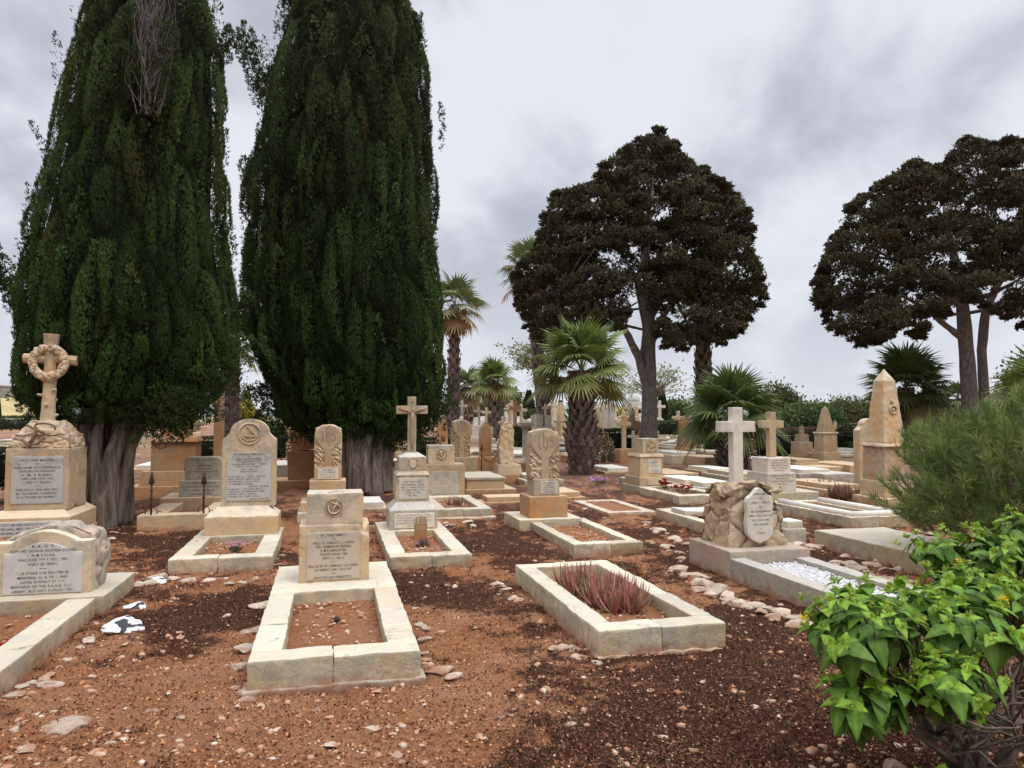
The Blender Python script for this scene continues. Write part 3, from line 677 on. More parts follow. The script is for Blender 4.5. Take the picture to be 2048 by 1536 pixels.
inscription(pl, [('DEDICATED TO THE', .72, 0), ('MEMORY OF', .4, 0), ('SID LIGHTBODY', .72, 0), ('DIED 4TH AUG 1905', .72, 0), ('AGED 21 YEARS', .6, 0)], .195, .425, .49, .645, 1.9795, hf=.6)

# ================================================================== G: open kerb with red aloes
o = at(1198, 1318)
d = T('kerbed_grave', 'empty headed thick kerb frame planted with red aloes, front right of centre', 'grave', o)
kerb(d, .90, 2.2, .175, .15, .19, .17)
MB().box(-.02, .92, -.025, .1, -.05, .02).build('footing', M['kerb'], d, bev=.01, sub=.05, jit=.02)
OG = o

# ================================================================== H: rustic boulder base with shield plaque and white cross
o = at(1460, 1104, .25)
d = T('cross_monument', 'white cross rising from a boulder base with shield plaque and white gravel kerb', 'monument', o)
OH = o
MB().box(0, .88, 0, .84, -.05, .25).build('base_slab', M['rubble'], d, bev=.008, sub=.05, jit=.006)
FOOT.append((o, -.1, .95, -1.9, .9))
def rusticwarp(c, n): return cracked(2.9, .036, 2.5)(c, n)
rk = MB()
rk.box(.10, .76, .20, .78, .245, .60, .035, .05); rk.box(.14, .72, .255, .735, .59, .86, .10, .07)
rk.rock((.26, .33, .80), (.17, .12, .09), 5, 3, .3); rk.rock((.47, .30, .845), (.22, .12, .07), 6, 3, .3); rk.rock((.64, .30, .79), (.13, .10, .06), 9, 3, .3); rk.rock((.16, .5, .78), (.1, .2, .1), 8, 3, .3)
rk.build('boulder_base', M['rough'], d, bev=.04, sub=.02, jit=.006, disp=rusticwarp)
sh = [(.36, .72), (.375, .76), (.42, .79), (.47, .845), (.50, .86), (.53, .845), (.58, .79), (.64, .775), (.655, .72), (.64, .62), (.655, .50), (.645, .40), (.59, .345), (.50, .31), (.42, .345), (.37, .40), (.355, .50), (.37, .62)]
sh = [(x - .09, z - .02) for x, z in sh]
pl = MB().prism(sh, .135, .20).build('plaque', M['white'], d, bev=.004, sub=.05, jit=.0005)
inscription(pl, [('IN LOVING MEMORY', .62, 0), ('OF', .1, 0), ('JOHN W. PENGALL', .76, 0), ('THE', .14, 0), ('BELOVED HUSBAND OF', .80, 0), ('EMMA PENGALL WHO DIED', .96, 0), ('JULY THE 10. 1906', .7, 0), ('AGED 54 YEARS', .6, 0), '-', ('AT REST', .34, 0), ''], .285, .555, .33, .80, .1335, hf=.45)
mb = MB(); latin(mb, .37, .50, .80, 1.64, .20, .112, .10, 1.44); mb.build('cross', M['white'], d, bev=.004, sub=.05, jit=.001)
for a, nm in ((.0, 0), (.70, 1)):
    MB().box(a, a + .16, -1.85, -.002, -.05, .19 - .02 * nm).build('kerb_beam', M['grey'], d, bev=.008, sub=.05, jit=.004)
MB().box(.0, .86, -2.03, -1.852, -.05, .18).build('kerb_beam', M['grey'], d, bev=.008, sub=.05, jit=.004)
gb = MB(); gb.box(.15, .71, -1.86, -.01, .05, .12); gb.build('gravel_bed', M['whitegravel'], d, bev=0, sub=.08, jit=.004)
gb = MB()
for q in range(1500): r = R.uniform(.009, .02); gb.rock((R.uniform(.17, .69), R.uniform(-1.83, -.03), .122 + R.uniform(0, .012)), (r, r * .8, r * .7), R.randrange(999), 0 if q % 3 else 1, .3)
tag(gb.build('gravel', M['whitegravel'], d, bev=0, sub=0, jit=0, smooth=False), kind='stuff')

# ================================================================== I: box monument with badge
o = at(1358, 1011)
d = T('kerbed_grave', 'two tier box monument with round badge and white plaque, red flowers on its kerb', 'grave', o)
kerb(d, .98, 2.6, .165, .20, .24, .95)
OI = o
q = wl(o, .1, 1.85); 
MB().box(.03, .60, 1.75, 2.5, .163, .345).build('pedestal_base', M['ochre'], d, bev=.008, sub=.07)
MB().box(.07, .55, 1.80, 2.42, .343, .74).build('pedestal', M['ochre'], d, bev=.006, sub=.07)
MB().box(.05, .58, 1.78, 2.44, .738, .80, .03, .03).build('pedestal_cap', M['ochre'], d, bev=.006, sub=.07)
MB().box(.16, .49, 1.86, 2.32, .798, 1.10).build('badge_block', M['cream'], d, bev=.006, sub=.07)
pn = MB(); pn.prism(archpts(.22, .45, .83, .95, 1.065, 0), 1.8575, 1.87); bp = pn.build('badge_recess', M['recess'], d, bev=0, sub=0, jit=0, smooth=False)
mb = MB(); mb.stroke([(.26, .88), (.41, 1.02)], .022, 1.85, 1.86); mb.stroke([(.27, 1.0), (.34, .93), (.42, .96)], .022, 1.849, 1.86); mb.stroke([(.25, .87), (.34, .85), (.43, .88)], .03, 1.85, 1.86)
mb.build('badge_carving', M['ochre'], bp, bev=.003, sub=.02, jit=.003)
pl = MB().box(.24, .50, 1.792, 1.805, .42, .69).build('plaque', M['white'], d, bev=.002, sub=.06, jit=.0005)
inscription(pl, [('SACRED TO THE MEMORY', .8, 0), ('JAMES PENDERGRAST', .82, 0), ('ROYAL NAVY', .5, 0), ('DIED AT MALTA 1905', .86, 0), ('AGED 32 YEARS', .6, 0), ('', .1, 0), ('THIS STONE IS ERECTED', .76, 0), ('BY HIS SHIPMATES', .7, 0)], .25, .49, .43, .68, 1.7905, hf=.55)
MB().box(.20, .54, 1.741, 1.755, .19, .32).build('plaque', M['cream'], d, bev=.002, sub=.06, jit=.0005)

# ================================================================== J: second white cross on white blocks, moulded kerb
o = at(1703, 1060)
d = T('cross_monument', 'stained cross on two white lettered blocks above a long kerb with rounded rim', 'monument', o)
OJ = o
kerb(d, .93, 2.0, .17, .20, .20, .2, bed=True)
FOOT.append((o, -.05, 1.05, 0, 2.9))
rim = MB()
for p_ in ([(.10, .10, .185), (.83, .10, .185)], [(.10, .10, .185), (.10, 1.80, .185)], [(.83, .10, .185), (.83, 1.80, .185)]): rim.tube(p_, .052, 10)
rim.build('kerb_rim', M['white'], d, bev=0, sub=0, jit=.002)
MB().box(-.08, .98, 2.01, 2.95, -.05, .30).build('head_slab', M['kerb'], d, bev=.01, sub=.07, jit=.004)
MB().box(.06, .60, 2.08, 2.68, .298, .61).build('plinth', M['white'], d, bev=.006, sub=.07, jit=.001)
MB().box(.11, .54, 2.14, 2.60, .608, .855).build('plinth', M['white'], d, bev=.006, sub=.07, jit=.001)
mb = MB(); latin(mb, .33, 2.37, .85, 1.62, .21, .125, .11, 1.41); mb.build('cross', M['ochre'], d, bev=.006, sub=.05, jit=.002)
inscription(d, [('SACRED TO THE', .7, 0), ('MEMORY OF PTE GEORGE', .84, 0), ('HENRY PHILIPS OF THE R M', .88, 0), ('DIED AT MALTA', .78, 0), ('AUGUST 1906', .5, 0)], .15, .51, .63, .84, 2.137, 'ink', hf=.5)
inscription(d, [('THAT PERFECT PEACE WITH IN THEE', .92, 0), ('WHO FEEL REST', .5, 0), ('ON THEE MERCIFUL LORD HIS SOUL', .92, 0), ('MAY REST', .34, 0), '', ''], .10, .57, .32, .59, 2.077, 'ink', hf=.46)

# ================================================================== K: big obelisk behind the pine bush
def obelisk(name, label, c, s, widths, zs, mt, rot=TH, disc=True, group=None, cat='obelisk', near=True):
    d = T(name, label, cat, c, rot, group)
    w0, w1, w2, w3, wt = widths; z0, z1, z2, z3, zt = zs; J = dict(bev=.014, sub=.06 if near else 0, jit=.010 if near else .004, fr=12)
    def bx(w, a, b_, nm, t=0): MB().box(-w / 2, w / 2, -w / 2, w / 2, a, b_, t, t).build(nm, M[mt], d, **J)
    bx(w0, -.1, z0, 'base_step'); bx(w1, z0 - .003, z1, 'plinth', .01); bx(w2, z1 - .003, z2, 'pedestal', .01); bx(w2 + .07, z2 - .003, z2 + .05, 'cornice', .02)
    mb = MB(); a = w3 / 2; b_ = wt / 2
    mb.add([(-a, -a, z2 + .047), (a, -a, z2 + .047), (a, a, z2 + .047), (-a, a, z2 + .047), (-b_, -b_, z3), (b_, -b_, z3), (b_, b_, z3), (-b_, b_, z3), (0, 0, zt)],
           [(0, 3, 2, 1), (0, 1, 5, 4), (1, 2, 6, 5), (2, 3, 7, 6), (3, 0, 4, 7), (4, 5, 8), (5, 6, 8), (6, 7, 8), (7, 4, 8)])
    mb.build('shaft', M[mt], d, **J); return d
c_ = (6.62, 13.15)
d = obelisk('obelisk', 'tall ochre obelisk with carved ring, half hidden by the pine bush', c_, 1, (.80, .62, .54, .46, .25), (.14, .42, 1.02, 2.17, 2.40), 'ochre')
mb = MB(); mb.tube([(.02 + .07 * math.cos(2 * PI * i / 18), -.185, 1.66 + .07 * math.sin(2 * PI * i / 18)) for i in range(19)], .018, 6, False); mb.rock((.02, -.185, 1.66), (.035, .02, .035), 2, 2, .1); mb.rock((.0, -.175, 1.80), (.04, .02, .06), 3, 2, .4)
mb.build('ring_carving', M['ochre'], d, bev=0, sub=0, jit=.002)
FOOT.append((c_, -.45, .45, -.45, .45))
x, y = at(1722, 985); d = T('headstone', 'ochre headstone with a round arched head partly covered by the big obelisk', 'headstone', (x + .35, y + .6))
MB().prism(archpts(-.1, .5, 0, 1.25, 1.5, .1), 0, .18).build('slab', M['ochre'], d, sub=.1)
obelisk('obelisk', 'slender tan obelisk standing clear by the dark hedge on the right', at(1652, 930), 1, (.82, .62, .50, .40, .16), (.14, .42, 1.0, 1.76, 1.88), 'ochre', near=False)
x, y = at(1604, 921)
d = T('stepped_tombstone', 'short stepped tombstone with stub column, left of the slender obelisk', 'tombstone', (x, y))
for a, z0, z1, nm in ((.70, -.1, .2, 'base_step'), (.54, .198, .66, 'pedestal'), (.36, .658, .92, 'block'), (.15, .918, 1.2, 'stub_column')): MB().box(-a / 2, a / 2, -a / 2, a / 2, z0, z1, .02, .02).build(nm, M['ochre'], d, bev=.015, sub=.12)

# ================================================================== N: IHS stele, second
o = at(597, 1049)
d = T('headstone', 'IHS stele with foliage edges on stacked plinths behind the anchor grave', 'headstone', o)
FOOT.append((o, -.1, .9, -.1, 1))
MB().box(-.02, .75, 0, .9, -.05, .16).build('base_slab', M['kerb'], d, sub=.08)
MB().box(.02, .70, .08, .75, .158, .30).build('plinth', M['ochre'], d, sub=.08)
MB().box(.14, .66, .18, .66, .298, .60).build('block', M['ochre'], d, sub=.08)
MB().box(.205, .595, .25, .58, .598, .80).build('plinth', M['ochre'], d, sub=.08)
stele(d, .20, .60, .28, .54, .798, 1.42)
pl = MB().box(.25, .55, .238, .255, .62, .78).build('plaque', M['white'], d, bev=.002, sub=.06, jit=.0005)
inscription(pl, [('SACRED', .5, 0), ('TO THE MEMORY', .85, 0), ('OF W. HALL', .75, 0), ('R. N. AGED 24', .7, 0)], .26, .54, .63, .775, .2365, hf=.5)

# ================================================================== O: leaning brown cube on tapered block
x, y = at(575, 978)
d = T('tombstone', 'brown cube with wreath roundel leaning on a tapered block, beside the second cypress', 'tombstone', (x, y))
MB().box(-.6, .75, -.1, .9, -.05, .18).build('base_slab', M['orange'], d, sub=.1)
MB().box(.0, .62, .08, .6, .178, .80, -.03, -.02).build('block', M['orange'], d, sub=.1)
mb = MB().box(-.22, .22, -.22, .22, 0, .42); cb = mb.build('cube', M['orange'], d, sub=.1, loc=(.31, .34, .815)); cb.rotation_euler = (.02, math.radians(-5), math.radians(-12))
wr = MB(); wr.tube([(.1 * math.cos(2 * PI * i / 20), -.225, .21 + .12 * math.sin(2 * PI * i / 20)) for i in range(21)], .022, 6, False); wr.rock((0, -.22, .2), (.05, .02, .05), 4, 2, .4); wr.build('wreath_roundel', M['recess'], cb, bev=0, sub=0, jit=.003)
inscription(d, [('IN LOVING MEMORY', .7, 0), ('OF HENRY BROWN', .7, 0), ('R M L I', .35, 0), ('DIED 1907', .45, 0), ('AGED 19', .35, 0)], .03, .6, .25, .72, .062, 'recess', hf=.4)

# ================================================================== P: anchor block and aloe kerb
o = at(872, 1040)
d = T('kerbed_grave', 'anchor roundel block over a wide grey plaque, pale kerb with a small red aloe', 'grave', o)
OP = o
kerb(d, .86, 2.0, .15, .17, .22, .3)
MB().box(-.03, .9, -.12, .08, -.05, .03).build('footing', M['kerb'], d, bev=.01, sub=.07, jit=.015)
MB().box(.06, .80, 2.02, 2.5, -.05, .695).build('headstone', M['ochre'], d, bev=.01, sub=.07, jit=.004)
MB().box(.15, .62, 2.08, 2.42, .693, 1.03).build('headstone_block', M['cream'], d, bev=.009, sub=.07, jit=.004)
anchor(d, .385, .86, .10, 2.0785, 'cream', -25)
pl = MB().box(.15, .68, 2.008, 2.025, .155, .57).build('plaque', M['grey'], d, bev=.002, sub=.07, jit=.0005)
inscription(pl, [('IN LOVING MEMORY OF', .72, 0), ('ALBERT JAMES COOK', .8, 0), ('LEADING SEAMAN', .6, 0), ('H M S BULWARK WHO DIED', .9, 0), ('AT MALTA 1908', .5, 0), '', ('THIS STONE WAS ERECTED', .86, 0), ('BY THE OFFICERS AND MEN', .92, 0), ('AS A MARK OF ESTEEM', .7, 0)], .17, .66, .17, .56, 2.0065, 'inkf', hf=.4)

# ================================================================== X: block walled grave with iron spikes, left
o = at(273, 1062)
d = T('kerbed_grave', 'ochre walled grave with iron spikes and a lichened inscribed stone beside the first cypress', 'grave', o)
OX = o
for a in ((-.0, 1.0, 0, .28, .20), (1.01, 1.55, 0, .28, .197)): MB().box(a[0], a[1], a[2], a[3], -.05, a[4]).build('kerb_beam', M['ochre'], d, sub=.07)
MB().box(0, .3, .285, 1.6, -.05, .19).build('kerb_beam', M['ochre'], d, sub=.08)
MB().box(.75, 1.0, .285, 1.6, -.05, .19).build('kerb_beam', M['ochre'], d, sub=.08)
MB().box(-.05, 1.3, 1.605, 2.5, -.05, .26).build('head_slab', M['ochre'], d, sub=.08)
soilbed(d, .25, .8, .2, 1.6, .08, True)
FOOT.append((o, 0, 1.3, 0, 2.4))
MB().box(.20, .86, 1.75, 2.2, .258, .52).build('plinth', M['grey'], d, sub=.08)
MB().prism([(.27, .518), (.82, .518), (.82, .84), (.76, .89), (.33, .89), (.27, .84)], 1.82, 2.1).build('headstone', M['grey'], d, sub=.08)
inscription(d, [('TO THE LOVING MEMORY', .74, 0), ('OF', .06, 0), ('THOMAS JAMES', .55, 0), ('HENDERSON', .4, 0), ('WHO DIED AT BIGHI HOSPITAL', .92, 0), ('1906', .2, 0), ('AGED 25 YEARS', .5, 0)], .29, .80, .54, .87, 1.815, 'ink', hf=.42)
inscription(d, [('THIS STONE WAS ERECTED', .74, 0), ('BY HIS SHIPMATES AND FRIENDS', .9, 0), ('AS A TOKEN OF RESPECT', .8, 0), ('H M S IMPLACABLE', .5, 0)], .22, .84, .28, .51, 1.745, 'ink', hf=.42)
def spike(name, label, p, h, z0, scroll=True, group=None):
    s = T(name, label, 'iron railing post', p, TH, group); s.location.z = z0
    mb = MB(); mb.tube([(0, 0, 0), (0, 0, h * .82)], .014, 7); mb.lathe([(.014, 0), (.026, .015), (.014, .03)], (0, 0, h * .42), 8); mb.lathe([(.014, 0), (.022, .012), (.014, .024)], (0, 0, h * .62), 8)
    mb.lathe([(.012, 0), (.040, .02), (.018, .13), (.001, .19)], (0, 0, h * .80), 6); mb.build('post', M['iron'], s, bev=0, sub=0, jit=.001)
    if scroll:
        for sx in (-1, 1):
            q = MB(); q.tube([(sx * (.012 + .05 * t * (1 if t < 1.6 else 1)) + sx * .028 * math.sin(t * 2.6), 0, .09 - .03 * t + .030 * math.cos(t * 2.6)) for t in [i * .22 for i in range(12)]], .006, 5)
            q.build('scroll', M['iron'], s, bev=0, sub=0, jit=0)
    return s
x, y = at(302, 1030, .2); spike('iron_spike', 'rusty spear post on the kerb corner near the first cypress trunk', (x, y), .52, .195)
x, y = at(407, 1027, .2); spike('iron_spike', 'rusty spear post on the kerb just left of the verse headstone', (x, y), .50, .195)
x, y = at(372, 972, .26); spike('iron_spike', 'rusty spear post beside the lichened inscribed stone, farther back', (x, y), .34, .255, False)
x, y = at(413, 978, .3)
d = T('stone_post', 'slim square pillar rising behind the lichened inscribed stone', 'pillar', (x, y + .5)); MB().box(-.08, .08, -.08, .08, 0, 2.0).build('shaft', M['orange'], d, sub=.15)
# orange stepped pyramid monument beyond it
x, y = at(352, 990)
d = T('stepped_tombstone', 'big orange stepped monument with capped block in the shade right of the first cypress', 'tombstone', (x, y))
for a, b_, z0, z1, nm in ((1.5, 1.2, -.1, .22, 'base_step'), (1.15, .95, .218, .5, 'plinth'), (.8, .7, .498, 1.05, 'pedestal'), (.86, .76, 1.048, 1.15, 'cornice'), (.5, .5, 1.148, 1.55, 'block'), (.42, .42, 1.548, 1.65, 'cap')):
    MB().box(-a / 2, a / 2, -b_ / 2, b_ / 2, z0, z1, .04 if nm in ('plinth', 'cap', 'cornice') else .005, .03).build(nm, M['orange'], d, sub=.12)

# ================================================================== mid ground monuments
x, y = at(950, 987)
d = T('chest_tomb', 'low ochre chest tomb on a wide slab, right of the anchor block', 'tomb', at(932, 990)); FOOT.append((at(932, 990), 0, 1.05, 0, 1.8))
MB().box(0, 1.02, 0, 1.9, -.05, .10).build('base_slab', M['ochre'], d, sub=.1); MB().box(.04, .80, .1, 1.6, .098, .28).build('chest', M['ochre'], d, sub=.1); MB().box(.02, .82, .08, 1.62, .278, .33).build('lid', M['kerb'], d, sub=.1)
x, y = at(905, 960)
d = T('headstone', 'IHS stele seen side on behind the anchor block, top darkened', 'headstone', (x, y)); MB().box(-.1, .6, -.1, .6, -.05, .55).build('plinth', M['ochre'], d, sub=.12); stele(d, .0, .46, .05, .38, .548, 1.46)
x, y = at(884, 930)
d = T('broken_column', 'square broken column on a block, between anchor block and second cypress', 'column', (x, y)); MB().box(-.3, .3, -.3, .3, -.1, .62).build('pedestal', M['ochre'], d, sub=.12)
mb = MB().prism([(-.16, .618), (.16, .618), (.15, 1.45), (.02, 1.62), (-.15, 1.38)], -.15, .15); mb.build('shaft', M['orange'], d, sub=.1, jit=.01)
x, y = at(970, 938)
d = T('headstone', 'pointed gothic arch slab on a brown block behind the chained posts', 'headstone', (x, y)); MB().box(-.28, .28, -.15, .35, -.1, .36).build('plinth', M['orange'], d, sub=.12)
MB().prism([(-.16, .358), (.18, .358), (.19, 1.0), (.16, 1.2), (.09, 1.32), (.01, 1.4), (-.07, 1.32), (-.14, 1.2), (-.17, 1.0)], -.05, .12).build('slab', M['orange'], d, sub=.1)
x, y = at(1015, 965)
d = T('headstone', 'worn ivy carved stele on a wide sloping block left of the IHS stele', 'headstone', (x, y)); FOOT.append(((x, y), -.4, .5, -.3, .6))
MB().box(-.32, .42, -.2, .5, -.05, .2, .02, .02).build('base_slab', M['orange'], d, sub=.1); MB().box(-.26, .34, -.1, .4, .198, .42, .04, .04).build('plinth', M['ochre'], d, sub=.1)
MB().prism([(-.17, .418), (.20, .418), (.15, .7), (.17, 1.22), (.08, 1.36), (.0, 1.42), (-.10, 1.3), (-.14, 1.2), (-.2, .8)], .02, .26).build('stele', M['ochre'], d, bev=.02, sub=.05, jit=.01, disp=cracked(6, .025, 4))
x, y = at(1053, 938)
d = T('column_monument', 'grey round column with square capital behind the IHS stele', 'column', (x, y)); MB().box(-.3, .35, -.2, .4, -.05, .2).build('base_slab', M['orange'], d, sub=.12)
MB().lathe([(.14, .198), (.14, .24), (.105, .27), (.095, 1.15), (.12, 1.2), (.16, 1.24)], (0, .1, 0), 16).build('shaft', M['grey'], d, bev=0, sub=.15); MB().box(-.18, .18, -.08, .28, 1.238, 1.36, -.02, -.02).build('capital', M['grey'], d, sub=.1)
x, y = at(1372, 922)
d = T('headstone', 'narrow brown arched stele on stepped plinth right of the pine trunk', 'headstone', (x, y))
MB().box(-.45, .45, -.4, .5, -.1, .12).build('base_slab', M['orange'], d, sub=.15); MB().box(-.3, .3, -.2, .3, .118, .48, .02, .02).build('plinth', M['orange'], d, sub=.15); MB().box(-.24, .24, -.15, .25, .478, .80, .02, .02).build('block', M['orange'], d, sub=.15); MB().prism(archpts(-.22, .22, .798, 1.32, 1.52, .05), -.1, .15).build('stele', M['orange'], d, sub=.12)
x, y = at(1248, 925)
d = T('cross_monument', 'slim stone cross on a cube plinth left of the pine trunk', 'monument', (x, y)); MB().box(-.26, .26, -.26, .26, -.1, .46, .01, .01).build('plinth', M['orange'], d, sub=.12)
mb = MB(); latin(mb, 0, 0, .458, 1.55, .24, .13, .12, 1.28); mb.build('cross', M['ochre'], d, sub=.12)
x, y = at(1266, 912)
d = T('headstone', 'brown arched niche stone with a pale figure on top, beside the slim cross', 'headstone', (x, y)); MB().prism(archpts(-.22, .30, -.1, 1.28, 1.36, 0), -.1, .3).build('slab', M['orange'], d, sub=.15)
fm = MB(); fm.tube([(0, .1, 1.33), (.02, .1, 1.5), (.03, .1, 1.68), (.03, .1, 1.78)], [.15, .12, .1, .05], 10); fm.rock((.03, .1, 1.83), (.06, .06, .075), 2, 2, .1); fm.tube([(.0, .05, 1.65), (-.12, 0, 1.5)], [.04, .03], 6); fm.build('statue', M['grey'], d, bev=0, sub=0, jit=.01)
x, y = at(1078, 905)
d = T('tombstone', 'pair of grey upright blocks joined on one base, rising over the IHS stele', 'tombstone', (x, 28)); MB().box(-.4, .4, -.3, .3, -.1, 1.15).build('pedestal', M['grey'], d, sub=.2); MB().box(-.30, -.02, -.2, .2, 1.148, 1.62).build('block', M['grey'], d, sub=.2); MB().box(.04, .30, -.2, .2, 1.148, 1.58).build('block', M['grey'], d, sub=.2)
mb = MB(); latin(mb, .12, 0, 1.55, 2.0, .12, .08, .08, 1.85); mb.build('cross', M['grey'], d, sub=.2)
x, y = at(1030, 912)
d = T('cross_monument', 'tall weathered cross on stepped blocks behind the ivy stele', 'monument', (x, y)); MB().box(-.42, .42, -.4, .4, -.1, .5).build('plinth', M['ochre'], d, sub=.2); MB().box(-.3, .3, -.25, .25, .498, .95).build('block', M['ochre'], d, sub=.2); MB().box(-.2, .2, -.18, .18, .948, 1.2).build('block', M['ochre'], d, sub=.2)
mb = MB(); latin(mb, 0, 0, 1.19, 2.12, .24, .13, .13, 1.85, .03); mb.build('cross', M['orange'], d, sub=.1)
# chained iron posts
ps = [(963, 948, 'rusty chain post at the left of the gothic slab'), (996, 938, 'rusty chain post between gothic slab and ivy stele')]
pp = [at(a, b_) for a, b_, _ in ps]
for (a, b_, l), p in zip(ps, pp): spike('iron_post', l, p, .78, 0, False)
mb = MB(); A = Vector((*pp[0], .50)); B = Vector((*pp[1], .48)); mb.tube([A.lerp(B, t) - Vector((0, 0, .22 * 4 * t * (1 - t))) for t in [i / 12 for i in range(13)]], .014, 5)
ch = mb.build('chain', M['iron'], None, bev=0, sub=0, jit=.002); tag(ch, 'rusty chain sagging between the two iron posts', 'chain')

# ================================================================== low kerbs and ledgers
def ledger(lbl, px, py, w, l, h, m='kerb', slab=True, rot=TH, cat='grave', far=True, name='ledger_grave', lid=True):
    o = at(px, py); d = T(name, lbl, cat, o, rot)
    if slab:
        MB().box(0, w, 0, l, -.08, h).build('base', M[m], d, bev=.01, sub=.12, jit=.005)
        if lid: MB().box(w * .12, w * .88, l * .06, l * .94, h - .003, h + .09).build('lid', M['white' if R.random() < .4 else m], d, bev=.01, sub=.12, jit=.003)
        FOOT.append((o, 0, w, 0, l))
    else: kerb(d, w, l, h, .15, .18, .18, m, True, far)
    return d
d = ledger('kerb frame with a small marble tablet, tucked behind the boulder based cross', 1437, 1078, .95, 1.85, .16, slab=False, far=False, name='kerbed_grave')
MB().prism([(.08, .160), (.60, .160), (.60, .19), (.08, .22)], 1.05, 1.50).build('tablet', M['white'], d, bev=.004, sub=.08, jit=.001)
ledger('broken flat ledger slab on rubble at the right, in front of the rounded kerb', 1905, 1168, .95, 2.0, .20, lid=False, far=False)
d = ledger('sunken thin kerb outline filled with soil behind the IHS stele', 1217, 1032, .80, 1.75, .05, slab=False, far=True, name='kerbed_grave')
ledger('small stepped block half hidden behind the boulder base', 1572, 1092, .28, .3, .20, 'grey', lid=True)
LG = [(1366, 985, .7, 1.3, .16, 'low kerb topped box left of the white cross shaft'), (1400, 990, .9, 1.7, .14, 'pale flat kerb just behind the boulder based cross'), (1150, 925, 1.0, 1.8, .25, 'flat stepped ledger right of the big palm trunk'), (1195, 925, 1.1, 1.9, .3, 'ochre double step ledger beyond the purple flowers'),
      (1255, 972, .5, .5, .16, 'little kerb corner block left of the box monument'), (1600, 965, 1.0, 1.9, .2, 'white rimmed ledger right of the stained cross'), (1650, 968, .9, 1.8, .22, 'flat stone ledger below the slender obelisk'), (1590, 940, 1.0, 1.9, .2, 'reddish low ledger under the stepped tombstone'),
      (1410, 935, .9, 1.7, .3, 'box ledger left of the low fan palm'), (1330, 960, .9, 1.8, .15, 'long low kerb behind the box monument'), (1480, 970, 1.0, 1.8, .15, 'pale kerb at the foot of the low fan palm'),
      (520, 960, 1.3, 2.0, .35, 'stepped brown ledger between verse headstone and brown cube'), (280, 985, 1.2, 2.0, .2, 'orange ledger beside the stepped monument, left'), (255, 950, 1.2, 2.0, .15, 'white topped ledger seen past the first cypress trunk'), (760, 955, .9, 1.6, .3, 'small orange box tomb right of the second cypress trunk'),
      (785, 985, .35, 1.0, .5, 'dark upright block left of the crucifix pedestal'), (1050, 972, .9, 1.2, .12, 'thin kerb left of the big palm trunk'), (1700, 945, 1.0, 1.9, .2, 'ledger behind the big obelisk, left side'), (1000, 905, 1.1, 2.0, .2, 'brick red ledger behind the gothic slab'), (930, 915, 1.1, 2.0, .2, 'pink grey ledger left of the gothic slab')]
LG += [(1345, 930, 1.0, 1.8, .3, 'white step tomb directly right of the pine trunk base'), (1425, 955, .8, 1.6, .12, 'pale low kerb between the brown stele and the low palm'), (1540, 1000, .6, 1.2, .1, 'thin kerb edge in front of the lettered white blocks'), (1655, 995, .9, 1.6, .14, 'pale kerb left of the big obelisk plinth'), (1620, 945, 1.1, 1.8, .14, 'broad pale ledger between the stepped tombstone and slender obelisk'),
 (1690, 918, 1.0, 1.9, .2, 'far ledger with pale top right of the slender obelisk'), (1500, 935, 1.0, 1.8, .18, 'pale ledger beside the low palm trunk, right side'), (1210, 950, .9, 1.6, .08, 'flat brown kerb outline just behind the violet flowers'), (1100, 1000, .7, 1.1, .04, 'nearly buried slab behind the IHS stele block'), (960, 1010, 1.1, .5, .04, 'cracked flat paving slab in front of the chest tomb'), (700, 1025, .6, 1.0, .06, 'buried slab edge at the foot of the second cypress')]
for px, py, w_, l_, h_, lb in LG: ledger(lb, px, py, w_, l_, h_, R.choice(['kerb', 'ochre', 'ochre', 'grey']), lid=R.random() < .7)

# ================================================================== far cemetery: individual stones, copied
def far_proto(kind, m):
    d = thing({'w': 'white_headstone', 'c': 'cross_grave', 'a': 'arched_headstone', 'o': 'small_obelisk', 's': 'stepped_cross', 'b': 'box_tomb'}[kind], 'x', 'grave', (0, 0, 0))
    S = dict(bev=.02, sub=0, jit=.006)
    if kind == 'w': MB().prism(archpts(-.19, .19, -.1, .72, .80, 0, 6), 0, .09).build('slab', M[m], d, **S)
    if kind == 'a': MB().box(-.32, .32, -.1, .25, -.1, .2).build('plinth', M[m], d, **S); MB().prism(archpts(-.25, .25, .198, .85, 1.05, .06, 6), 0, .14).build('slab', M[m], d, **S)
    if kind == 'c': MB().box(-.26, .26, -.2, .3, -.1, .35, .03, .03).build('plinth', M[m], d, **S); mb = MB(); latin(mb, 0, .05, .34, 1.25, .24, .12, .1, 1.0); mb.build('cross', M[m], d, **S)
    if kind == 'o': MB().box(-.28, .28, -.28, .28, -.1, .5).build('pedestal', M[m], d, **S); MB().box(-.2, .2, -.2, .2, .498, 1.6, .12, .12).build('shaft', M[m], d, **S)
    if kind == 's': MB().box(-.42, .42, -.4, .4, -.1, .25).build('base_step', M[m], d, **S); MB().box(-.3, .3, -.28, .28, .248, .8).build('pedestal', M[m], d, **S); mb = MB(); latin(mb, 0, 0, .79, 1.75, .25, .11, .1, 1.5); mb.build('cross', M[m], d, **S)
    if kind == 'b': MB().box(-.45, .45, -.9, .9, -.1, .32).build('chest', M[m], d, **S); MB().box(-.5, .5, -.95, .95, .318, .42).build('lid', M[m], d, **S)
    return d
FL = {'w': 'white round topped war headstone in the distant rows', 'a': 'arched tan headstone on a plinth in the distant rows', 'c': 'small stone cross on a plinth in the distant rows', 'o': 'small obelisk among the distant graves', 's': 'tall cross on a stepped pedestal among the distant graves', 'b': 'pale box tomb lying among the distant graves'}
used = {}
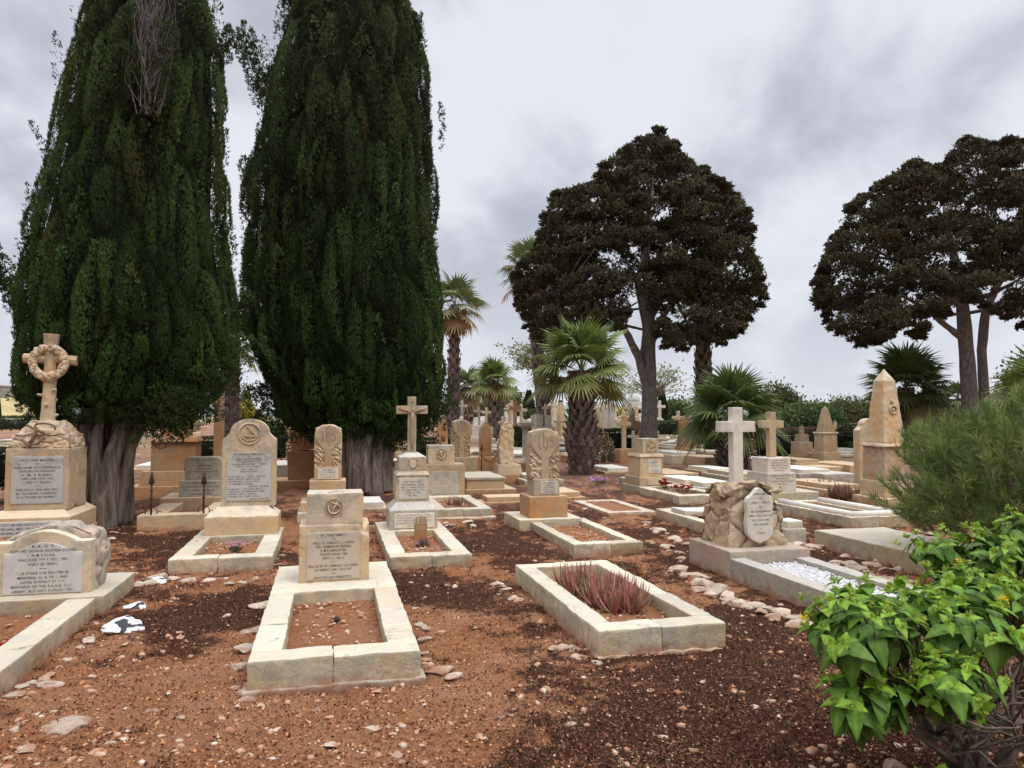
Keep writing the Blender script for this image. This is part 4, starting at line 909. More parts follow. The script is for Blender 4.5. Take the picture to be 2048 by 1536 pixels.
def far(kind, m, px, Y, s=1.0, lbl=None):
    if (kind, m) not in used: used[kind, m] = d = far_proto(kind, m)
    else: d = copy_tree(used[kind, m])
    X = (px - 1024) / FOC * Y * 1.0; d.location = (X, Y, gz(X, Y) - .02); d.rotation_euler = (0, 0, TH + R.uniform(-.06, .06)); d.scale = (s, s, s)
    d['label'] = lbl or FL[kind]; d['category'] = 'grave'
    if not lbl: d['group'] = {'w': 'distant white headstones', 'a': 'distant arched headstones', 'c': 'distant small crosses', 'o': 'distant small obelisks', 's': 'distant stepped crosses', 'b': 'distant box tombs'}[kind]
for i in range(70): far('w', 'white', R.uniform(905, 1125), R.uniform(44, 66), R.uniform(1.15, 1.5))
for i in range(40): far(R.choice('wwa'), 'white', R.uniform(1185, 1300), R.uniform(44, 66), R.uniform(1.1, 1.5))
for i in range(110):
    far(R.choice('acaasobw'), R.choice(['cream', 'ochre', 'ochre', 'white']), R.choice([R.uniform(900, 1130), R.uniform(1185, 1290), R.uniform(1185, 1300)]), R.uniform(32, 58), R.uniform(1.0, 1.4))
for i in range(34): far(R.choice('bbbbac'), R.choice(['cream', 'white', 'kerb']), R.choice([R.uniform(1310, 1520), R.uniform(1620, 1760)]), R.uniform(24, 48), R.uniform(.8, 1.1))
for i in range(26): far(R.choice('bbb'), R.choice(['white', 'cream', 'kerb']), R.choice([R.uniform(1310, 1360), R.uniform(1390, 1500), R.uniform(1540, 1700)]), R.uniform(24, 36), R.uniform(.8, 1.1))
for i in range(24): far(R.choice('baacb'), R.choice(['ochre', 'orange', 'cream']), R.uniform(1130, 1300), R.uniform(24, 36), R.uniform(.6, .85))
for i in range(34): far(R.choice('baacbs'), R.choice(['ochre', 'cream', 'ochre']), R.choice([R.uniform(250, 300), R.uniform(385, 470), R.uniform(530, 630), R.uniform(740, 800)]), R.uniform(24, 55), R.uniform(.7, 1.15))
for i in range(16): far(R.choice('bba'), R.choice(['cream', 'ochre', 'white']), R.uniform(-60, 60), R.uniform(19, 36), R.uniform(.7, 1.0))
for i in range(16): far(R.choice('bb'), R.choice(['ochre', 'white', 'kerb']), R.uniform(860, 1130), R.uniform(23, 34), R.uniform(.8, 1.0))
for i in range(44): far(R.choice('csca'), R.choice(['cream', 'white', 'ochre']), R.choice([R.uniform(900, 1130), R.uniform(1185, 1300), R.uniform(1185, 1480)]), R.uniform(36, 52), R.uniform(1.15, 1.45))
far('s', 'white', 958, 42, 1.15, 'domed pedestal with a slender white cross, tallest of the distant left stones')
far('s', 'cream', 1080, 42, .95, 'ochre stepped cross right of the grey twin blocks')
far('s', 'ochre', 1216, 46, 1.1, 'stepped cross next to the yellow bush')
far('o', 'white', 1012, 46, 1.05, 'white pointed monument behind the ivy stele')
far('c', 'white', 1352, 44, .95, 'small white cross at the end of the clipped hedge')
# ================================================================== vegetation
def unit(v): return v / (np.linalg.norm(v, axis=-1, keepdims=True) + 1e-9)
def plumes(fb, B, AX, L, RP, C, nt, card, spread=.7, k=4):
    """flame shaped sprays: base points B, axes AX, lengths L, radii RP, colours C; nt tufts on each"""
    n = len(B); AX = unit(AX)
    t = NP.rand(n, nt) ** .85; ps = NP.rand(n, nt) * 2 * PI
    ref = np.tile([.3, .9, .2], (n, 1)); U = unit(np.cross(AX, ref)); W = np.cross(AX, U)
    rad = U[:, None] * np.cos(ps)[..., None] + W[:, None] * np.sin(ps)[..., None]
    prof = np.sin(PI * np.clip(t, 0, 1) ** .62) ** .8 * (.86 + .2 * NP.rand(n, nt)) * (1 - .2 * t)
    P = B[:, None] + AX[:, None] * (t * L[:, None])[..., None] + rad * (prof * RP[:, None])[..., None]
    D = AX[:, None] * (.75 + .5 * t)[..., None] + rad * spread
    P = np.repeat(P.reshape(-1, 3), k, 0); D = np.repeat(D.reshape(-1, 3), k, 0)
    D = unit(D) + NP.normal(size=D.shape) * .32
    P = P + NP.normal(size=P.shape) * card * .28
    cc = C[:, None] * (.42 + .85 * t + .35 * (NP.rand(n, nt) - .5))[..., None]  # shade painted into each spray: leaf colour darkens towards its base
    cc = np.repeat(cc.reshape(-1, 3), k, 0) * (.8 + .4 * NP.rand(len(P), 1))
    fb.cards(P, D, card * (.7 + .7 * NP.rand(len(P))), card * .42, np.clip(cc, 0, 1))
def twigs(name, m, parent, lines, r=.012):
    mb = MB()
    for pts in lines: mb.tube(pts, [r * (1 - .75 * i / (len(pts) - 1)) for i in range(len(pts))], 4, False)
    return mb.build(name, M[m], parent, bev=0, sub=0, jit=0)
def bundle_trunk(d, loc, stems, m='bark'):
    """several fused stems; stems: list of point lists with radii, local"""
    mb = MB()
    for pts, rad in stems: mb.tube(pts, [q_ * (.8 if loc else 1) for q_ in rad], 14, True, .18, R.randrange(99))
    return mb.build('trunk', M[m], d, bev=0, sub=.09, jit=0, disp=lambda c, n: n * (.045 * noise.noise(Vector((c.x * 9, c.y * 9, c.z * 1.1))) + .02 * noise.noise(Vector((c.x * 24, c.y * 24, c.z * 2.5)))))
def cypress(label, Y, prof, base, card, stp, nt, hue, stems, extra=None, cleft=None, ntuft=165000):
    bx, by = base; d = T('cypress_tree', label, 'cypress', (bx, by), 0)
    H_ = np.array([atz(0, p[0], Y)[2] for p in prof]); Lx = np.array([atz(p[1] + (20 + 26 * min(1, max(0, (600 - p[0]) / 600)) if Y < 12 else 8), p[0], Y)[0] for p in prof]); Rx = np.array([atz(p[2] - 12 , p[0], Y)[0] for p in prof])
    o_ = np.argsort(H_); H_, Lx, Rx = H_[o_], Lx[o_], Rx[o_]
    ctr = lambda h: (np.interp(h, H_, Lx) + np.interp(h, H_, Rx)) / 2 - bx
    rad = lambda h: (np.interp(h, H_, Rx) - np.interp(h, H_, Lx)) / 2
    hmin, hmax = H_[0], H_[-1]; cy = Y - by
    fb = FB(); zs = np.linspace(hmin, hmax, 26); n = 28; V = []                # near-black inner hull: blocks see-through, its colour stands for crevice shade
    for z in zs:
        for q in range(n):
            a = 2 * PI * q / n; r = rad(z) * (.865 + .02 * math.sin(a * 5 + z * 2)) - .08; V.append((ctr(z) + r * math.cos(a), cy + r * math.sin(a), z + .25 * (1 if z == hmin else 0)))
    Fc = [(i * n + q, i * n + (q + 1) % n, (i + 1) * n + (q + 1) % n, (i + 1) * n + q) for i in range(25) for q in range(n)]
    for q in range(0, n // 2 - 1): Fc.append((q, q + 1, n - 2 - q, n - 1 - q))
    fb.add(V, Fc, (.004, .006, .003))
    nT = ntuft; hs = hmin + (hmax - hmin) * NP.rand(nT); keep = NP.rand(nT) < rad(hs) / rad(hs).max(); hs = hs[keep]
    hs = hs[(hs < 9.5 + (1.5 if Y > 12 else 0)) | (NP.rand(len(hs)) < .35)]; nT = len(hs)
    an = NP.rand(nT) * 2 * PI; bk = np.sin(an) > .72; kp = ~bk | (NP.rand(nT) < .3); hs, an = hs[kp], an[kp]; nT = len(hs)
    rs = rad(hs); cxs = ctr(hs); ins = np.zeros(nT); tt = np.zeros(nT); cid = np.zeros((nT, 3)); kk = 1 / (stp * 1.02)
    for i in range(nT):
        r_ = rs[i]; q_ = Vector((math.cos(an[i]) * r_ * kk, math.sin(an[i]) * r_ * kk, hs[i] * kk * .19)); q_ += noise.noise_vector(q_ * .8) * .35
        dd, pts_ = noise.voronoi(q_); e = min(1., (dd[1] - dd[0]) * 2.2); tl = (q_.z - pts_[0].z) * 1.0
        ins[i] = (1 - e) ** 1.5; tt[i] = tl; hh_ = int(abs(pts_[0].x * 917 + pts_[0].y * 413 + pts_[0].z * 131)) % 997 / 997.; cid[i] = (hh_, (hh_ * 7.3) % 1, (hh_ * 13.7) % 1)
    lob = 1 + .05 * np.sin(an * 3 + hs * .7) * np.cos(hs * .5 + an)
    rr_ = (rs * lob * .97 - .02) - ins * stp * .62 - (1 - np.clip(ins, 0, 1)) * 0 + np.clip(tt, -1, .6) * -.16 * stp * 1.2 + (cid[:, 1] - .5) * stp * .38
    ca_, sa_ = np.cos(an), np.sin(an); P = np.stack([cxs + rr_ * ca_, cy + rr_ * sa_, hs + stp * .25 * (cid[:, 2] - .5)], 1)
    if cleft: kp = np.array([not cleft(p[0] + bx, p[1] - cy, p[2]) for p in P]); P, ca_, sa_, ins, tt, cid, hs, nT = P[kp], ca_[kp], sa_[kp], ins[kp], tt[kp], cid[kp], hs[kp], int(kp.sum())
    k = 5; Pk = np.repeat(P, k, 0) + NP.normal(size=(nT * k, 3)) * card * .30; D = np.stack([ca_ * .34, sa_ * .34, np.ones(nT)], 1); Dk = unit(np.repeat(D, k, 0)) + NP.normal(size=(nT * k, 3)) * .24
    bc = np.array(hue) * (.62 + .75 * cid[:, :1]) * (.55 + .65 * np.clip(1 - ins, 0, 1)[:, None]) * (.9 + .35 * np.clip(tt, -1, 1)[:, None])  # folds between lobes darkened in leaf colour, adding to the real occlusion
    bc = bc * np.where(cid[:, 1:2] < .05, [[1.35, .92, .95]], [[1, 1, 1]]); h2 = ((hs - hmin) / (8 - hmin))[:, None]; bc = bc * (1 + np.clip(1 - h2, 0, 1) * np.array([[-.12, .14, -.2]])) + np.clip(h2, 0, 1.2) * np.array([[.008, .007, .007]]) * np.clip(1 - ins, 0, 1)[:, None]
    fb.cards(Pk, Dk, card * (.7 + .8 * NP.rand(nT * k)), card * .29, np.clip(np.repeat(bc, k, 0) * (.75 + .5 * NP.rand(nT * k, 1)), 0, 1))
    h = hmin; B = []; 
    while h < hmax:
        r = float(rad(h)); out = h > 9 if Y < 12 else h > 10.5
        st = stp * (1.6 if out else 1); m_ = max(6, int(2 * PI * r / st))
        for q in range(m_):
            a = 2 * PI * (q + R.random()) / m_
            back = math.sin(a) > .35
            if back and R.random() < .45: continue
            lob = 1 + .05 * noise.noise(Vector((math.cos(a) * 2.2, math.sin(a) * 2.2, h * .5))) + .05 * noise.noise(Vector((a * 3, h * 1.3, 4)))
            rr_ = (r * (.90 + .06 * R.random()) - stp * .6) * lob
            x_, y_, z_ = float(ctr(h)) + rr_ * math.cos(a), cy + rr_ * math.sin(a), h + R.uniform(-.2, .2)
            if cleft and cleft(x_ + bx, y_ - cy, z_): continue
            if R.random() < .8: continue
            B.append((x_, y_, z_, a, back, out))
        h += stp * 1.25
    B = np.array(B, float); n = len(B); a = B[:, 3]
    AX = np.stack([np.cos(a) * .10, np.sin(a) * .10, np.ones(n)], 1) + NP.normal(size=(n, 3)) * .06
    Lp = stp * (2.8 + 2.6 * NP.rand(n)); RP = stp * (.46 + .30 * NP.rand(n))
    base_c = np.array(hue) * (.75 + .55 * NP.rand(n, 1)) * np.where(NP.rand(n, 1) < .10, [[1.5, .95, 1.0]], [[1, 1, 1]])
    hh = (B[:, 2:3] - hmin) / (8 - hmin); base_c = base_c * (1 + np.clip(1 - hh, 0, 1) * np.array([[-.15, .12, -.2]])) + np.clip(hh, 0, 1.2) * np.array([[.010, .008, .009]])
    front = B[:, 4] < .5
    plumes(fb, B[front, :3], AX[front], Lp[front], RP[front], base_c[front], nt, card)
    plumes(fb, B[~front, :3], AX[~front], Lp[~front], RP[~front] * 1.15, base_c[~front], nt // 3, card * 1.6)
    for e in (extra or []):                                                    # side sprays: (px,py)->(px2,py2), radius
        p0 = np.array(atz(*e[0], Y - e[3])); p1 = np.array(atz(*e[1], Y - e[3])); m_ = e[4]
        P0 = p0 + (p1 - p0) * np.linspace(0, .75, m_)[:, None] + NP.normal(size=(m_, 3)) * e[2] * .35 - np.array([bx, by, 0])
        ln = np.linalg.norm(p1 - p0)
        plumes(fb, P0, np.tile(p1 - p0, (m_, 1)) / ln + NP.normal(size=(m_, 3)) * .12, np.full(m_, max(ln * .4, stp)), np.full(m_, e[2]), np.tile(np.array(hue) * (e[5] if len(e) > 5 else 1), (m_, 1)), e[6] if len(e) > 6 else nt, card)
    c = fb.build('crown', M['fol'], d); d2 = bundle_trunk(d, Y < 12, stems); return d
S = lambda px, py, dy, Y=10.6, bx=0, by=0: (atz(px, py, Y)[0] - bx, dy, atz(px, py, Y)[2])
# first cypress
b = at(222, 1055); bx, by = b; Y1 = 11.0
def sp(px, py, dy, Y=None): q = atz(px - (26 if by < 12 else 0), py, (Y or by)); return (q[0] - bx, dy, q[2])
stems = [([sp(215, 1062, .1), sp(212, 1000, .1), sp(205, 920, .1), sp(190, 840, .2), sp(185, 760, .3)], [.22, .20, .18, .14, .12]),
         ([sp(236, 1060, .0), sp(238, 990, .0), sp(248, 910, .05), sp(262, 830, .2), sp(280, 700, .4)], [.19, .17, .15, .13, .1]),
         ([sp(205, 1060, .25), sp(196, 980, .25), sp(180, 900, .2), sp(168, 830, .3)], [.18, .15, .13, .1]), ([sp(225, 1060, .5), sp(225, 900, .5), sp(225, 780, .6)], [.22, .24, .28]),
         ([sp(240, 1055, .2), sp(256, 960, .2), sp(275, 880, .25), sp(300, 800, .4)], [.13, .12, .12, .09]), ([sp(225, 1040, -.1), sp(222, 950, -.12), sp(226, 860, -.05), sp(232, 800, .1)], [.1, .09, .085, .07]), ([sp(200, 1058, -.02), sp(205, 980, -.05), sp(186, 880, .02)], [.1, .12, .1])]
P1 = [(850, 110, 330), (835, 70, 380), (800, 45, 440), (750, 38, 468), (700, 35, 488), (600, 40, 482), (500, 56, 466), (400, 74, 458), (300, 92, 455), (200, 104, 456), (100, 118, 452), (0, 140, 430), (-120, 165, 410), (-260, 205, 370), (-380, 265, 320)]
def cl(x, dy, z):
    if dy > .3: return False
    zc_ = z + .35; px = 1024 + FOC * x / (Y1 + dy); py = 832 - FOC * (zc_ - EYE) / (Y1 + dy)
    return py < 235 and abs(px - (283 + (235 - py) * .10)) < 4 + (235 - py) * .16 + 16 * noise.noise(Vector((x * 6, z * 5, 2)))
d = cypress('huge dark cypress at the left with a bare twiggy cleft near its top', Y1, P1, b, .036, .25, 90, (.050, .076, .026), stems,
    extra=[((330, 850), (350, 780), .3, .6, 16), ((320, 885), (345, 800), .26, .5, 14), ((350, 870), (380, 790), .25, .4, 12), ((300, 870), (300, 790), .25, .5, 12), ((395, 850), (420, 760), .28, .3, 12), ((440, 790), (470, 690), .28, .1, 10), ((90, 850), (80, 770), .25, .3, 12), ((60, 820), (45, 740), .2, .2, 8), ((270, 850), (275, 780), .25, .7, 12),
           ((60, 660), (-8, 500), .10, .2, 12, .8, 60), ((35, 600), (-25, 520), .07, .2, 6, .8, 40), ((45, 650), (5, 560), .08, .2, 6, .8, 40), ((95, 330), (72, 255), .045, .2, 3, .9, 24), ((75, 450), (60, 385), .035, .2, 3, 1, 18), ((60, 560), (45, 500), .03, .2, 3, 1, 16), ((250, 120), (262, 20), .12, 1.15, 3), ((352, 150), (345, 60), .12, 1.15, 3), ((300, 215), (302, 150), .10, 1.1, 3), ((318, 130), (322, 60), .07, 1.15, 2, .9, 40), ((275, 190), (270, 110), .10, 1.1, 3), ((335, 200), (340, 140), .1, 1.1, 3), ((455, 130), (462, 70), .1, 0, 4), ((480, 640), (490, 600), .1, 0, 4), ((462, 520), (466, 470), .04, 0, 3, 1, 20)], cleft=cl)
ln = []
for i in range(230):
    x0 = 290 + R.uniform(-16, 22); x1 = 306 + R.uniform(-50, 48); y0 = 230 - 190 * R.random() ** 1.6; y1 = y0 - R.uniform(50, 170); dd = R.uniform(.5, 1.25)
    a_ = Vector(atz(x0 + (x1 - 300) * .3, y0, Y1 - dd)); b_ = Vector(atz(x1, y1, Y1 - dd - .02)); m_ = a_.lerp(b_, R.uniform(.35, .7)) + Vector((R.uniform(-.14, .14), R.uniform(-.1, .1), 0))
    ln.append([Vector((p.x - bx, p.y - by, p.z)) for p in (a_, a_.lerp(m_, .5) + Vector((R.uniform(-.02, .02), 0, 0)), m_, b_)])
twigs('bare_twigs', 'deadtwig', d, ln, .008)
# second cypress
b = at(722, 988); bx, by = b; Y2 = 15.6
stems = [([sp(700, 990, .1), sp(698, 940, .1), sp(692, 880, .2), sp(690, 820, .4)], [.28, .22, .19, .15]), ([sp(722, 990, -.05), sp(720, 940, -.05), sp(718, 880, .1), sp(720, 800, .3)], [.27, .24, .22, .16]),
         ([sp(742, 992, .1), sp(740, 940, .1), sp(745, 890, .2), sp(760, 830, .3)], [.26, .22, .18, .14]), ([sp(755, 985, .3), sp(758, 940, .3), sp(770, 880, .4)], [.26, .2, .15]), ([sp(725, 990, .5), sp(725, 880, .5), sp(725, 780, .6)], [.5, .45, .4]),
         ([sp(712, 985, -.16), sp(709, 930, -.16), sp(704, 870, -.05)], [.13, .11, .1]), ([sp(733, 985, -.16), sp(731, 930, -.2), sp(738, 865, -.05)], [.13, .12, .1])]
P2 = [(888, 640, 800), (872, 600, 850), (840, 560, 882), (800, 535, 893), (750, 518, 900), (700, 500, 903), (620, 488, 903), (500, 494, 884), (400, 492, 882), (340, 500, 882), (260, 520, 876), (200, 530, 874), (100, 556, 868), (40, 572, 846), (0, 578, 834), (-100, 596, 815), (-220, 640, 765), (-330, 690, 715)]
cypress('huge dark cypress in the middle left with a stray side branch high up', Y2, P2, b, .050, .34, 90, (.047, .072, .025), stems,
    extra=[((545, 225), (482, 75), .17, .3, 14), ((560, 190), (540, 150), .1, .3, 5), ((512, 430), (500, 320), .17, .2, 7), ((500, 600), (492, 500), .16, .2, 6), ((505, 700), (495, 610), .2, .2, 8), ((540, 860), (530, 770), .28, .3, 10), ((590, 890), (590, 800), .32, .5, 12), ((700, 900), (700, 820), .3, .6, 12), ((800, 905), (812, 820), .35, .5, 14), ((840, 890), (850, 800), .3, .3, 12), ((870, 850), (878, 770), .28, .2, 10), ((640, 900), (640, 800), .35, .5, 12), ((760, 905), (760, 830), .3, .7, 12),
           ((880, 300), (884, 215), .05, .1, 4, 1, 22), ((835, 100), (830, 40), .16, .1, 6), ((590, 30), (578, -10), .15, .1, 5), ((583, 110), (576, 60), .06, .1, 3, 1, 24)])

# broad dark trees
def polyrand(poly, n):
    xs_ = [p[0] for p in poly]; ys_ = [p[1] for p in poly]; out = []
    while len(out) < n:
        x = R.uniform(min(xs_), max(xs_)); y = R.uniform(min(ys_), max(ys_)); c = False; j = len(poly) - 1
        for i in range(len(poly)):
            if (ys_[i] > y) != (ys_[j] > y) and x < (xs_[j] - xs_[i]) * (y - ys_[i]) / (ys_[j] - ys_[i]) + xs_[i]: c = not c
            j = i
        if c: out.append((x, y))
    return out
def polydist(poly, x, y):
    return min((Vector((x, y)) - Vector(poly[i]).lerp(Vector(poly[(i + 1) % len(poly)]), max(0, min(1, (Vector((x, y)) - Vector(poly[i])).dot(Vector(poly[(i + 1) % len(poly)]) - Vector(poly[i])) / max(1e-6, (Vector(poly[(i + 1) % len(poly)]) - Vector(poly[i])).length_squared))))).length for i in range(len(poly)))
def broadtree(name, label, cat, base, Y, poly, limbs, n, rc, hue, cxp, hw, depth, nt, card, gaps=()):
    bx, by = base; d = T(name, label, cat, base, 0); fb = FB(); z0 = d.location.z; sc_ = Y / FOC; cs = []
    pts = polyrand(poly, n); per = []
    for i in range(len(poly)):                                                 # clumps following the outline
        a = Vector(poly[i]); b_ = Vector(poly[(i + 1) % len(poly)]); m_ = max(1, int((b_ - a).length / 22))
        cen = Vector((sum(p[0] for p in poly) / len(poly), sum(p[1] for p in poly) / len(poly)))
        for q in range(m_): p = a.lerp(b_, (q + R.random() * .7) / m_); dr = (cen - p).normalized(); per.append(tuple(p + dr * R.uniform(2, 22)))
    for i, (px, py) in enumerate(pts + per):
        edge = i >= len(pts); e = polydist(poly, px, py)
        r = rc * R.uniform(.65, 1.15) * (.6 if edge else 1); r = min(r, max(.22 * rc / .6, e * sc_ * 1.0))
        if any((px - g[0]) ** 2 + (py - g[1]) ** 2 < (g[2] * 1.35) ** 2 for g in gaps): continue
        k_ = max(0, 1 - ((px - cxp) / hw) ** 2) ** .5; dy = R.uniform(-1, 1) * depth * k_ * (.35 if edge else 1)
        if not edge: dy = math.copysign(abs(dy / (depth * k_ + 1e-6)) ** .55 * depth * k_, dy)
        q = atz(px, py, Y + dy); cs.append((q[0] - bx, q[1] - by, q[2] - z0, r))
    C = np.array(cs); m_ = len(C)
    v = unit(NP.normal(size=(m_, nt, 3))); v[..., 2] = np.abs(v[..., 2]) * 1.0 - .35 * NP.rand(m_, nt)
    rr_ = C[:, None, 3:4] * (.75 + .35 * NP.rand(m_, nt, 1)) * (1 + .25 * np.sin(v[..., :1] * 9 + C[:, None, :1] * 5) * np.cos(v[..., 1:2] * 8))
    P = C[:, None, :3] + v * rr_ * np.array([1.08, 1.08, .88]); D = v + np.array([0, 0, .45])
    k = 8; P = np.repeat(P.reshape(-1, 3), k, 0); D = unit(np.repeat(D.reshape(-1, 3), k, 0)) + NP.normal(size=P.shape) * .55; P += NP.normal(size=P.shape) * card * .3
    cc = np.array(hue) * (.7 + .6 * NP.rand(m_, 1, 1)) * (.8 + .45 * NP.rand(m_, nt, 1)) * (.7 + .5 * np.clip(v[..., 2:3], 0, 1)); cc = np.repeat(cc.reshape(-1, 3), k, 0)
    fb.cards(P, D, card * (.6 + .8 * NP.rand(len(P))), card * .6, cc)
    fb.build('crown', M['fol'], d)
    mb = MB(); tips = []
    for pts_, rad in limbs:
        q = [Vector(atz(a, b_, Y + dy)) - Vector((bx, by, z0)) for a, b_, dy in pts_]; mb.tube(q, [r_ * .64 for r_ in rad], 12, True, .1, R.randrange(99)); tips.append(q[-1]); tips.append(q[len(q) // 2])
    for c_ in R.sample(cs, min(55, len(cs))):
        c_ = Vector(c_[:3]); t_ = min(tips, key=lambda p: (p - c_).length + (2 if p.z > c_.z else 0)); md = t_.lerp(c_, .5) - Vector((0, 0, .15)); mb.tube([t_, md, c_], [.06, .04, .015], 5, False)
    mb.build('trunk', M['bark2'], d, bev=0, sub=.3, jit=0, disp=lambda c, n: n * .03 * noise.noise(Vector((c.x * 7, c.y * 7, c.z * 1.2))))
    return d
Y3 = 27.5; b = (atz(1298, 800, Y3)[0], Y3)
poly = [(1312, 256), (1336, 276), (1356, 298), (1372, 322), (1402, 330), (1418, 352), (1452, 372), (1487, 405), (1500, 435), (1503, 500), (1522, 545), (1533, 585), (1520, 620), (1490, 655), (1462, 690), (1425, 695), (1388, 690), (1345, 712), (1320, 690), (1322, 640), (1262, 600), (1240, 668), (1215, 678), (1150, 650), (1125, 715), (1078, 705), (1052, 650), (1033, 615), (1030, 575), (1024, 540), (1060, 512), (1078, 478), (1092, 430), (1112, 388), (1180, 368), (1205, 340), (1215, 318), (1250, 300), (1284, 280)]
limbs = [([(1298, 900, 0), (1299, 800, 0), (1297, 700, 0), (1298, 600, 0), (1292, 520, 0), (1300, 420, 0)], [.50, .44, .40, .34, .26, .14]), ([(1299, 790, 0), (1278, 715, -.1), (1250, 660, -.3), (1215, 625, -.4), (1160, 610, -.6), (1110, 590, -.6)], [.34, .24, .20, .17, .12, .07]),
         ([(1302, 690, 0), (1320, 640, -.3), (1352, 600, -.5), (1400, 560, -.8)], [.22, .17, .13, .07]), ([(1298, 640, 0), (1330, 590, .5), (1380, 570, 1), (1430, 600, 1.4)], [.2, .15, .1, .06]), ([(1297, 640, 0), (1275, 560, .6), (1240, 500, 1.2)], [.2, .14, .08]), ([(1296, 570, 0), (1330, 480, .4), (1390, 430, .6)], [.18, .12, .07]), ([(1280, 740, 0), (1290, 660, .6), (1270, 560, 1.)], [.16, .13, .08])]
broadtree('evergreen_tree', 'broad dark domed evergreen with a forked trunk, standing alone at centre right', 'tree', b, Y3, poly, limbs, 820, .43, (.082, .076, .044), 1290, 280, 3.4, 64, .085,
          gaps=[(1335, 430, 16), (1210, 520, 12), (1375, 520, 10), (1270, 600, 22), (1320, 505, 9), (1450, 545, 11), (1230, 350, 8), (1130, 480, 8), (1345, 640, 9), (1210, 440, 9), (1400, 610, 8)])
Y4 = 24.5; b = (atz(1950, 800, Y4)[0], Y4)
poly = [(1628, 560), (1645, 520), (1668, 480), (1690, 440), (1705, 400), (1740, 375), (1790, 345), (1822, 322), (1860, 335), (1895, 330), (1900, 300), (1938, 278), (1975, 288), (2020, 282), (2090, 280), (2160, 310), (2240, 390), (2300, 480), (2320, 560), (2270, 640), (2160, 680), (2060, 665), (2000, 640), (1945, 600), (1880, 645), (1850, 650), (1838, 690), (1800, 662), (1760, 690), (1715, 695), (1680, 678), (1655, 650), (1632, 610)]
limbs = [([(1950, 900, 0), (1938, 780, 0), (1932, 690, 0), (1925, 610, 0), (1910, 520, .2), (1890, 430, .4)], [.46, .40, .35, .30, .22, .12]), ([(1975, 900, .5), (1968, 780, .4), (1963, 700, .4), (1972, 620, .4), (2000, 560, .4), (2050, 500, .3)], [.30, .26, .24, .22, .17, .1]),
         ([(1928, 680, 0), (1890, 650, -.2), (1850, 615, -.3), (1800, 590, -.4)], [.17, .15, .12, .07]), ([(1925, 620, 0), (1870, 560, -.6), (1790, 520, -1)], [.16, .12, .07]), ([(1972, 620, .4), (2040, 600, 1), (2120, 560, 1.2)], [.16, .12, .07]), ([(1922, 600, 0), (1960, 500, -.6), (1980, 400, -.8)], [.16, .12, .08])]
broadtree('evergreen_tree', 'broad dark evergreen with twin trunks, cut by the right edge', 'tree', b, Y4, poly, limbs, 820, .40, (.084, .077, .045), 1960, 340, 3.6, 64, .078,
          gaps=[(1775, 500, 11), (1990, 430, 12), (1830, 600, 14), (1900, 520, 10), (1700, 590, 10), (1990, 590, 18), (2030, 560, 9), (1845, 480, 9), (1760, 400, 8)])

# fan palms
def frond_template(Lp, rb, nseg, seed, droop):
    rr = random.Random(seed); V = []; F = []
    n0 = 4
    for i in range(n0 + 1):                                                    # petiole as a flat strip
        x = Lp * i / n0; V += [(x, -.014 * (1.6 - i / n0), 0), (x, .014 * (1.6 - i / n0), 0)]
    for i in range(n0): F.append((2 * i, 2 * i + 1, 2 * i + 3, 2 * i + 2))
    hub = len(V); V.append((Lp - .02, 0, 0)); A = 2.25
    for s in range(nseg):
        a0 = -A + 2 * A * s / nseg; a1 = -A + 2 * A * (s + 1) / nseg; am = (a0 + a1) / 2
        L = rb * (1 - .28 * abs(am) / A) * rr.uniform(.88, 1.08); rm = L * .52; dz = lambda r: -droop * r * r * (1 + .4 * abs(am))
        f = lambda a, r, z: (Lp + r * math.cos(a), r * math.sin(a), dz(r) + z)
        i = len(V); V += [f(a0, rm, -.012), f(am, rm * 1.04, .022), f(a1, rm, -.012), f(am + rr.uniform(-.05, .05), L, -.02 - rr.random() * .16 * L)]
        F += [(hub, i, i + 1, i + 2), (i, i + 3, i + 2, i + 1)]
    return np.array(V), np.array(F)
